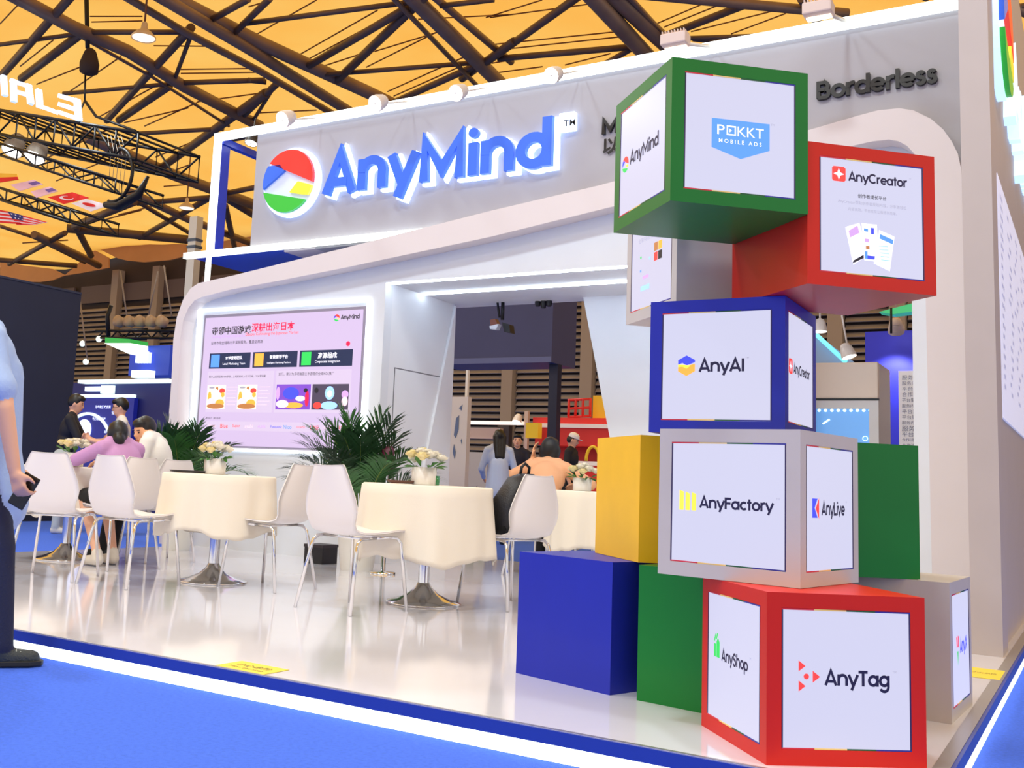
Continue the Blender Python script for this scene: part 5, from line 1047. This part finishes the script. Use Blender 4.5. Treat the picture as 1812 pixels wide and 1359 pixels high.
# red stand with yellow arch
RD = mat('stand_red', (222, 48, 40), .5, emit=.12); YW_ = mat('stand_yellow', (246, 200, 40), .5, emit=.15)
t = floor_thing('red_stand', 1010, 22.0, 'red food stand with yellow trim seen through the passage', 'booth')
x0 = P(946, 800, Y=22).x; x1 = P(1120, 800, Y=22).x
MB().box((x0, 22, P(1000, 788, Y=22).z), (x1, 24, P(1000, 757, Y=22).z)).build('fascia', RD, t); MB().box((x0-.1, 21.9, P(1000, 757, Y=22).z), (x1, 24, P(1000, 750, Y=22).z)).build('white_band', mat('stand_white', (240, 225, 215), .5, emit=.3), t); MB().box((P(936, 745, Y=22).x, 22.2, P(1000, 750, Y=22).z), (x1, 24, P(1000, 738, Y=22).z)).build('roof_board', RD, t)
MB().box((x0, 22.6, -.1), (x1, 24, P(1000, 788, Y=22).z)).build('body', mat('stand_red_deep', (170, 30, 28), .5), t); MB().box((x0, 22.0, -.1), (x1, 22.5, P(1000, 822, Y=22).z)).build('counter', RD, t); MB().box((x0, 21.95, P(1000, 822, Y=22).z), (x1, 22.55, P(1000, 815, Y=22).z)).build('counter_top', mat('stand_white', (240, 225, 215)), t)
m = MB(); c = P(1049, 816, Y=21.9); m.tube([c+RX*(.16*math.cos(w))+UZ*(.32*math.sin(w)) for w in np.linspace(0, math.pi, 14)], .035, 6); m.build('yellow_arch', YW_, t)
BXP(1049, 1072, 700, 742, 22.5, .3, 'yellow_panel', YW_, t); BXP(930, 952, 748, 775, 21.5, .2, 'yellow_lamp', YW_, t)
for px in (1006, 1018, 1031, 1044): q = P(px, 738, Y=22.4); MB().tube([q, (q.x, q.y, P(px, 706, Y=22.4).z)], .03, 6).build('railing_post', RD, t)
for py in (707, 722, 737): a, b = P(1005, py+1, Y=22.4), P(1046, py-1, Y=22.4); MB().tube([a, b], .03, 6).build('railing_bar', RD, t)
q = P(914, 748, Y=23.85); floodlamp((q.x, 23.85, q.z), 'small lit white lamp on the rail beside the red stand', .12, (230, 215, 200), cord=(q.x, 23.95, q.z-.02))
# dark screen & planter left of distant person
t = floor_thing('planter', 808, 16, 'low green planter at the passage edge', 'planter'); rn = random.Random(8); q = P(806, 860, Y=16); MB().box((q.x-.35, 15.8, -.1), (q.x+.3, 16.3, .35)).build('box', mat('planter_box', (90, 80, 74), .6), t)
for i in range(14):
    c = Vector((q.x+rn.uniform(-.35, .3), 16+rn.uniform(-.2, .2), .35)); m = MB()
    for k_ in range(6):
        a_ = rn.uniform(0, 6.28); o = Vector((math.cos(a_), math.sin(a_), rn.uniform(.5, 1.6))).normalized(); L_ = rn.uniform(.25, .5); w = o.orthogonal().normalized()*.05; m.add([c, c+o*L_*.5+w, c+o*L_, c+o*L_*.5-w], [(0, 1, 2, 3)])
    m.build('leaf_tuft', LEAF, t)
# ---- right gap: drinks cooler, blue panel, track lamps, sheets
YF = 9.75; t = floor_thing('drinks_cooler', 1500, YF, 'tall white glass-door drinks cooler behind the cube tower', 'cooler'); t.location.z = 0; t['_base'] = (t.location.x, t.location.y, 0.)
COOL = mat('cooler_white', (224, 220, 216), .4); x1 = P(1555, 700, Y=YF).x; x0 = x1-.68; zt_ = P(1500, 642, Y=YF).z; zs_ = P(1500, 707, Y=YF).z
MB().box((x0, YF+.03, 0), (x1, YF+.6, zt_)).build('body', COOL, t, bevel=.01); MB().box((x0, YF-.03, zs_+.01), (x1, YF+.03, zt_)).build('header_panel', mat('cooler_header', (226, 206, 186), .4, emit=.1), t, bevel=.01)
MB().box((x0, YF, zs_-.004), (x1, YF+.03, zs_+.01)).build('seal', mat('seal', (70, 80, 84), .5), t)
dr = MB(); w = .075; dr.box((x0, YF-.02, .12), (x0+w, YF+.03, zs_-.01)); dr.box((x1-w, YF-.02, .12), (x1, YF+.03, zs_-.01)); dr.box((x0+w, YF-.02, zs_-.08), (x1-w, YF+.03, zs_-.01)); dr.box((x0+w, YF-.02, .12), (x1-w, YF+.03, .2)); dr.build('door_frame', COOL, t)
MB().box((x0+w, YF+.004, .2), (x1-w, YF+.012, zs_-.08)).build('door_glass', mat('cooler_glass', (110, 170, 235), .15, emit=.5), t)
for i in range(9): q = P(1449+i*11.3, 726, Y=YF-.01); MB().ball((q.x, YF, q.z), .014, 8, 6).build('led_dot', GLOW, t)
MB().tube([P(1456, 750, Y=YF), P(1468, 742, Y=YF)], .008, 6).build('glint_tag', GLOW, t)
m = MB(); c = P(1531, 776, Y=YF-.002); m.tube([c+RX*.02*math.cos(w_)+UZ*.02*math.sin(w_) for w_ in np.linspace(0, 6.28, 14)], .003, 5, False); m.build('round_badge', GLOW, t)
t = floor_thing('display_board', 1575, 14.0, 'blue painted panel with a lamp shining on it beyond the cooler', 'panel'); x0 = P(1531, 620, Y=14).x; MB().box((x0, 14, P(1570, 660, Y=14).z-2.2), (x0+1.6, 14.1, P(1570, 586, Y=14).z)).build('board', mat('panel_blue', (48, 52, 222), .5), t); MB().box((x0+.1, 14.02, -.1), (x0+.2, 14.08, P(1570, 655, Y=14).z-2)).build('leg', COOL, t); MB().box((x0+1.3, 14.02, -.1), (x0+1.4, 14.08, P(1570, 655, Y=14).z-2)).build('leg', COOL, t)
q = P(1586, 588, Y=13.6); floodlamp((q.x, 13.6, q.z), 'pale box lamp lighting the blue panel', .09, (196, 180, 175), aim=(-.1, .8, -1), cord=(q.x, 13.6, q.z+2)); light('panel_lamp_light', 'SPOT', (q.x-.05, 13.62, q.z-.08), 60, (1, 1, 1), (q.x-.1, 14, q.z-1), .05, 1.6)
q = P(1451, 583, Y=9.3); floodlamp((q.x, 9.3, q.z-.02), 'white track lamp just right of the blue cube', .055, (215, 196, 180), aim=(.02, -.1, -1), cord=(q.x, 9.3, ztop)); q = P(1503, 628, Y=9.3); floodlamp((q.x, 9.3, q.z-.02), 'tilted white track lamp above the drinks cooler', .06, (215, 196, 180), aim=(.35, -.1, -1), cord=(q.x-.1, 9.3, ztop))
t = thing('light_beam', P(1470, 615, Y=10.4), 'slanting cyan light line above the drinks cooler', 'light line'); a, b = P(1440, 588, Y=10.4), P(1497, 641, Y=10.4); m = MB(); m.tube([a, b], .022, 6); m.build('tube', mat('cyan_glow', (120, 235, 250), .4, emit=1.2), t)
m = MB(); m.prism([P(1440, 588, Y=10.45), P(1512, 641, Y=10.45), P(1440, 645, Y=10.45)], (0, .02, 0)); m.build('panel', mat('pale_blue_panel', (150, 178, 220), .5, emit=.2), t)
t = thing('green_beam', P(1600, 543, Y=12), 'bright green beam glimpsed under the red cube', 'beam'); m = MB(); m.prism([P(x, y, Y=12) for x, y in ((1555, 552), (1640, 530), (1640, 548), (1580, 556))], (0, .2, 0)); m.build('beam', mat('beam_green', (70, 200, 130), .4, emit=.5), t); MB().tube([P(1577, 545, Y=12), P(1577, 590, Y=12)], .012, 6).build('hanger', DK, t)
t = floor_thing('notice_sheet', 1610, 11.0, 'tall white notice sheet with small print left of the portal pier', 'notice'); x0 = P(1590, 700, Y=11).x; x1 = P(1645, 700, Y=11).x; z1 = P(1610, 656, Y=11).z; MB().box((x0, 11, z1-2.0), (x1, 11.03, z1)).build('sheet', mat('notice_white', (232, 232, 240), .5, emit=.35), t)
for px in (1594, 1640): q = P(px, 700, Y=11.04); MB().box((q.x-.015, 11.03, -.1), (q.x+.015, 11.06, z1)).build('post', ALU, t)
m = MB(); rn = random.Random(3)
for r_ in range(13): put_text(m, rn.choice(['合作流程', '服务内容', '数据报告', '平台案例']), P(1596, 668+r_*10, Y=10.995), RX, UZ, w=rn.uniform(.12, .24), align='L')
m.build('print', mat('notice_ink', (120, 124, 150), .6), t)
t = floor_thing('green_plant', 1632, 10.2, 'dark green leaves beside the portal pier', 'plant'); t.location.z = 0; t['_base'] = (t.location.x, t.location.y, 0.); q = P(1630, 850, Y=10.2); MB().lathe([(.10, 0), (.13, .3), (.12, .3), (.11, .25)], (q.x, 10.2, 0), 16, capt=False).build('pot', POT, t); rn = random.Random(5)
for i in range(16):
    c = Vector((q.x, 10.2, .28)); a_ = rn.uniform(0, 6.28); o = Vector((math.cos(a_)*.3, math.sin(a_)*.3, 1)).normalized(); L_ = rn.uniform(.4, .95); e_ = c+o*L_; m = MB(); m.tube([c, e_], .006, 4)
    for k_ in range(5): v = (o.orthogonal().normalized()*math.cos(k_*2.4)+o.cross(o.orthogonal()).normalized()*math.sin(k_*2.4)); s_ = c+o*L_*(.45+.12*k_); w = v.cross(o).normalized()*.03; m.add([s_, s_+v*.07+w, s_+v*.15, s_+v*.07-w], [(0, 1, 2, 3)])
    m.build('leafy_stem', LEAF, t)
# ---- lamps along the sign frame
def px_lamp(px, py, rpx, label, Y=7.35): 
    q = P(px, py, Y=Y); r = rpx/ppm(q); floodlamp((q.x, Y, q.z), label, r, (206, 196, 190), True, (-.12, -.75, -.45), 'flood lamps along the top of the sign', (q.x, YL, zt))
for (px, py, lab) in ((499, 212, 'glaring flood lamp first from the left on the sign frame'), (663, 184, 'glaring flood lamp second from the left on the sign frame'), (806, 165, 'glaring flood lamp third from the left on the sign frame'), (975, 134, 'glaring flood lamp fourth from the left, above the trademark plate')): px_lamp(px, py, 15, lab)
for (px, py, lab) in ((1195, 72, 'ribbed flood lamp housing above the topmost green cube'), (1448, 17, 'ribbed flood lamp housing above the black lettering on the right')):
    q = P(px, py, Y=7.2); t = thing('flood_lamp', q, lab, 'lamp', 'flood lamps along the top of the sign'); MB().cbox(q, (.19, .13, .085)).build('housing', mat('flood_housing', (214, 192, 184), .5), t, bevel=.01)
    for i in range(8): MB().cbox(q+Vector((-.08+.023*i, 0, .052)), (.006, .12, .02)).build('cooling_fin', mat('flood_housing', (214, 192, 184)), t)
    MB().cbox(q+Vector((0, .03, -.048)), (.16, .06, .012)).build('lens', LGLOW, t); MB().tube([q+Vector((.04, .03, -.02)), (q.x+.05, YL, zt)], .015, 6).build('arm', COOL, t)
q = P(444, 254, Y=8.2); floodlamp((q.x, 8.2, q.z), 'small dark lamp inside the open corner of the sign frame', .07, (30, 28, 34), True, (.0, -.3, -1), None, (q.x, 8.25, q.z+.3))
# floor stickers
STK = mat('sticker_yellow', (240, 212, 60), .5); STI = mat('sticker_ink', (120, 110, 50), .6)
for (px, py, lab, w, rz) in ((446, 1182, 'yellow caution sticker on the floor near the front edge', .26, -2), (1742, 1192, 'yellow caution sticker on the floor by the grey column', .15, 0)):
    q = P(px, py, Z=0)
    t = thing('floor_sticker', (q.x, q.y, 0), lab, 'sticker', rz=math.radians(rz)); dy_ = .3 if w > .2 else 1.1
    MB().box((-w/2, -w*dy_, .0008), (w/2, w*dy_, .0022)).build('label_sheet', STK, t, world=False); m = MB(); put_text(m, '小心台阶', (0, w*.06, .0026), (1, 0, 0), (0, 1, 0), w=w*.7, bold=.02); put_text(m, 'Mind the step', (0, -w*.14, .0026), (1, 0, 0), (0, 1, 0), w=w*.7); m.build('print', STI, t, world=False)
# ------------------------------------------------------------------ hanging truss of the neighbour stand, upper left
YT = 13.0
def Q(px, py, dy=0): return P(px, py, Y=YT+dy)
def truss(name, label, A_, B_, hpx, dep, n, r=.022):
    """box truss between image points A_ and B_ (upper edge), hpx high, dep deep: chords, uprights and braces are parts"""
    a = Q(*A_); b = Q(*B_); h = hpx/ppm(a); up = Vector((0, 0, -h)); dv = Vector((0, dep, 0)); t = thing(name, (a+b)/2, label, 'truss')
    for o in (Vector((0, 0, 0)), up, dv, up+dv): MB().tube([a+o, b+o], r, 6).build('chord', DK, t)
    for i in range(n+1):
        p = a.lerp(b, i/n); MB().tube([p, p+up, p+up+dv, p+dv, p], r*.7, 5).build('upright', DK, t)
        if i < n: q = a.lerp(b, (i+1)/n); MB().tube([p if i % 2 else p+up, q+up if i % 2 else q], r*.6, 5).build('brace', DK, t); MB().tube([(p if i % 2 else p+up)+dv, (q+up if i % 2 else q)+dv], r*.6, 5).build('brace', DK, t)
    return t
truss('hanging_truss', 'black hanging box truss carrying the glowing letters at the upper left', (-60, 185), (245, 235), 42, 1.6, 9, .035)
truss('hanging_truss', 'lower black truss rail above the row of flags', (-60, 235), (205, 318), 20, 1.2, 8, .03)
truss('hanging_truss', 'lowest black truss ring with the striped flags', (-40, 320), (125, 372), 20, 1.2, 6, .03)
t = thing('truss_hoop', Q(225, 330), 'round black end hoop of the hanging truss', 'truss')
for dy in (0, .5, 1.0): c = Q(205, 310, dy); R0 = 42/ppm(c); MB().tube([c+RX*R0*math.cos(w)+UZ*R0*1.15*math.sin(w) for w in np.linspace(-1.9, 1.5, 22)], .035, 6).build('hoop', DK, t)
m = MB(); m.tube([Q(186, 362), Q(210, 365), Q(245, 345), Q(262, 312)], [.06, .09, .08, .03], 8); m.build('lower_skirt', DK, t)
for i in range(5): MB().tube([Q(190+6*i, 240), Q(196+7*i, 275), Q(192+6*i, 330+4*i)], .006, 4).build('loose_cable', mat('cable_pale', (150, 140, 130), .6), t)
# glowing letters I A L 3 set along the truss
LG = mat('letter_glow', (205, 224, 255), .4, emit=1.15)
lt = thing('glowing_letters', Q(70, 190), 'white glowing squared letters on the hanging truss at the upper left', 'sign')
def bar_letter(strokes, nm='letter'):
    m = MB()
    for (x0_, y0_), (x1_, y1_) in strokes:
        a, b = Q(x0_, y0_, -.1), Q(x1_, y1_, -.1); d = (b-a).normalized(); n = Vector((-d.z, 0, d.x))*(3.4/ppm(a)); e = d*(3.0/ppm(a)); m.prism([a-e-n, b+e-n, b+e+n, a-e+n], (0, .12, 0))
    m.build(nm, LG, lt)
bar_letter([((2, 135), (4, 165))])
bar_letter([((20, 176), (19, 142)), ((19, 142), (46, 151)), ((46, 151), (50, 180)), ((22, 160), (46, 167))])
bar_letter([((64, 160), (66, 186)), ((66, 186), (93, 196))])
bar_letter([((104, 169), (132, 177)), ((132, 177), (135, 209)), ((103, 198), (135, 209)), ((104, 184), (133, 193))])
# flags
FC = {k: mat('flag_'+k, c, .7, emit=.18) for k, c in dict(red=(226, 40, 40), white=(240, 225, 232), navy=(40, 44, 110), yellow=(250, 190, 60), pink=(240, 190, 205), purple=(120, 90, 160)).items()}
def flag(pts, label, kind):
    q = [Q(x, y, .2) for x, y in pts]; t = thing('flag', (q[0]+q[2])/2, label, 'flag', 'small flags hanging from the truss'); L = lambda u, v: q[0].lerp(q[1], u).lerp(q[3].lerp(q[2], u), v)
    nrm = (q[1]-q[0]).cross(q[3]-q[0]).normalized()
    if nrm.y > 0: nrm = -nrm
    base = {'sun': 'white', 'crescent': 'red', 'stripes': 'white', 'split': 'yellow', 'pinks': 'pink'}[kind]
    MB().prism(q, -nrm*.01).build('cloth', FC[base], t)
    def patch(ps, col, nm='emblem'): MB().prism([L(*p)+nrm*.004 for p in ps], nrm*.004).build(nm, FC[col], t)
    if kind == 'sun': patch([(.5+.17*math.cos(w), .5+.28*math.sin(w)) for w in np.linspace(0, 6.28, 22)[:-1]], 'red')
    if kind == 'crescent': patch([(.45+.2*math.cos(w), .5+.3*math.sin(w)) for w in np.linspace(.6, 5.7, 16)]+[(.50+.14*math.cos(w), .5+.22*math.sin(w)) for w in np.linspace(5.5, .8, 14)], 'white')
    if kind == 'stripes':
        for i in range(0, 7, 2): patch([(0, i/7), (1, i/7), (1, (i+1)/7), (0, (i+1)/7)], 'red', 'stripe')
        MB().prism([L(*p)+nrm*.009 for p in ((0, .0), (.4, .0), (.4, .57), (0, .57))], nrm*.004).build('canton', FC['navy'], t)
        for i in range(6): MB().prism([L(.06+.06*i+dx, .12+.28*(i % 2)+dv)+nrm*.014 for dx, dv in ((0, 0), (.035, 0), (.035, .09), (0, .09))], nrm*.002).build('star_spot', FC['white'], t)
    if kind == 'split': patch([(0, .5), (1, .5), (1, 1), (0, 1)], 'red', 'stripe')
    if kind == 'pinks': patch([(.65, .3), (1, .3), (1, .8), (.65, .8)], 'purple')
flag([(-30, 305), (30, 308), (33, 318), (-20, 326)], 'yellow and red flag at the far left of the truss row', 'split')
flag([(18, 327), (60, 318), (76, 326), (34, 338)], 'pale pink flag in the truss row, left one', 'pinks')
flag([(54, 339), (88, 330), (103, 338), (64, 350)], 'pale pink flag in the truss row, right one', 'pinks')
flag([(84, 349), (128, 340), (158, 350), (112, 361)], 'red flag with a white crescent in the truss row', 'crescent')
flag([(126, 360), (152, 352), (194, 363), (160, 374)], 'white flag with a red disc at the end of the truss row', 'sun')
flag([(-30, 366), (14, 374), (40, 397), (-30, 392)], 'striped flag with a starred corner at the left of the lowest row', 'stripes')
flag([(14, 374), (84, 393), (58, 398), (30, 398)], 'striped flag with a starred corner at the right of the lowest row', 'stripes')
# hoist and chain
t = thing('chain_hoist', P(160, 105, Y=YT+.8), 'dark motor hoist in a sack above the hanging truss', 'hoist'); q = lambda x, y: P(x, y, Y=YT+.8)
a = q(159, 105); k_ = 1/ppm(a); m = MB(); m.smooth = True; m.lathe([(8*k_, -28*k_), (16*k_, -24*k_), (17*k_, -8*k_), (11*k_, 12*k_), (9*k_, 16*k_), (4*k_, 20*k_)], a, 14); m.build('sack', mat('hoist_sack', (50, 34, 30), .8), t)
MB().tube([q(155, 85), q(153, 0), q(152, -80)], .05, 6).build('chain', DK, t); MB().tube([q(151, 130), q(150, 178)], .02, 6).build('hook_chain', DK, t); MB().tube([q(150, 178), q(138, 206)], .02, 6).build('sling', DK, t); MB().tube([q(150, 178), q(170, 206), q(240, 232)], .03, 6).build('sling', DK, t)
# truss lamps
for i, (px, py) in enumerate(((20, 268), (60, 280))): c = Q(px, py, .4); floodlamp(c, ('bright white lamp inside the truss, left one', 'bright white lamp inside the truss, right one')[i], .22, (150, 140, 130), True, (.1, -.5, -1))
# tidy up the helper property
for o in list(bpy.data.objects):
    if '_base' in o: del o['_base']
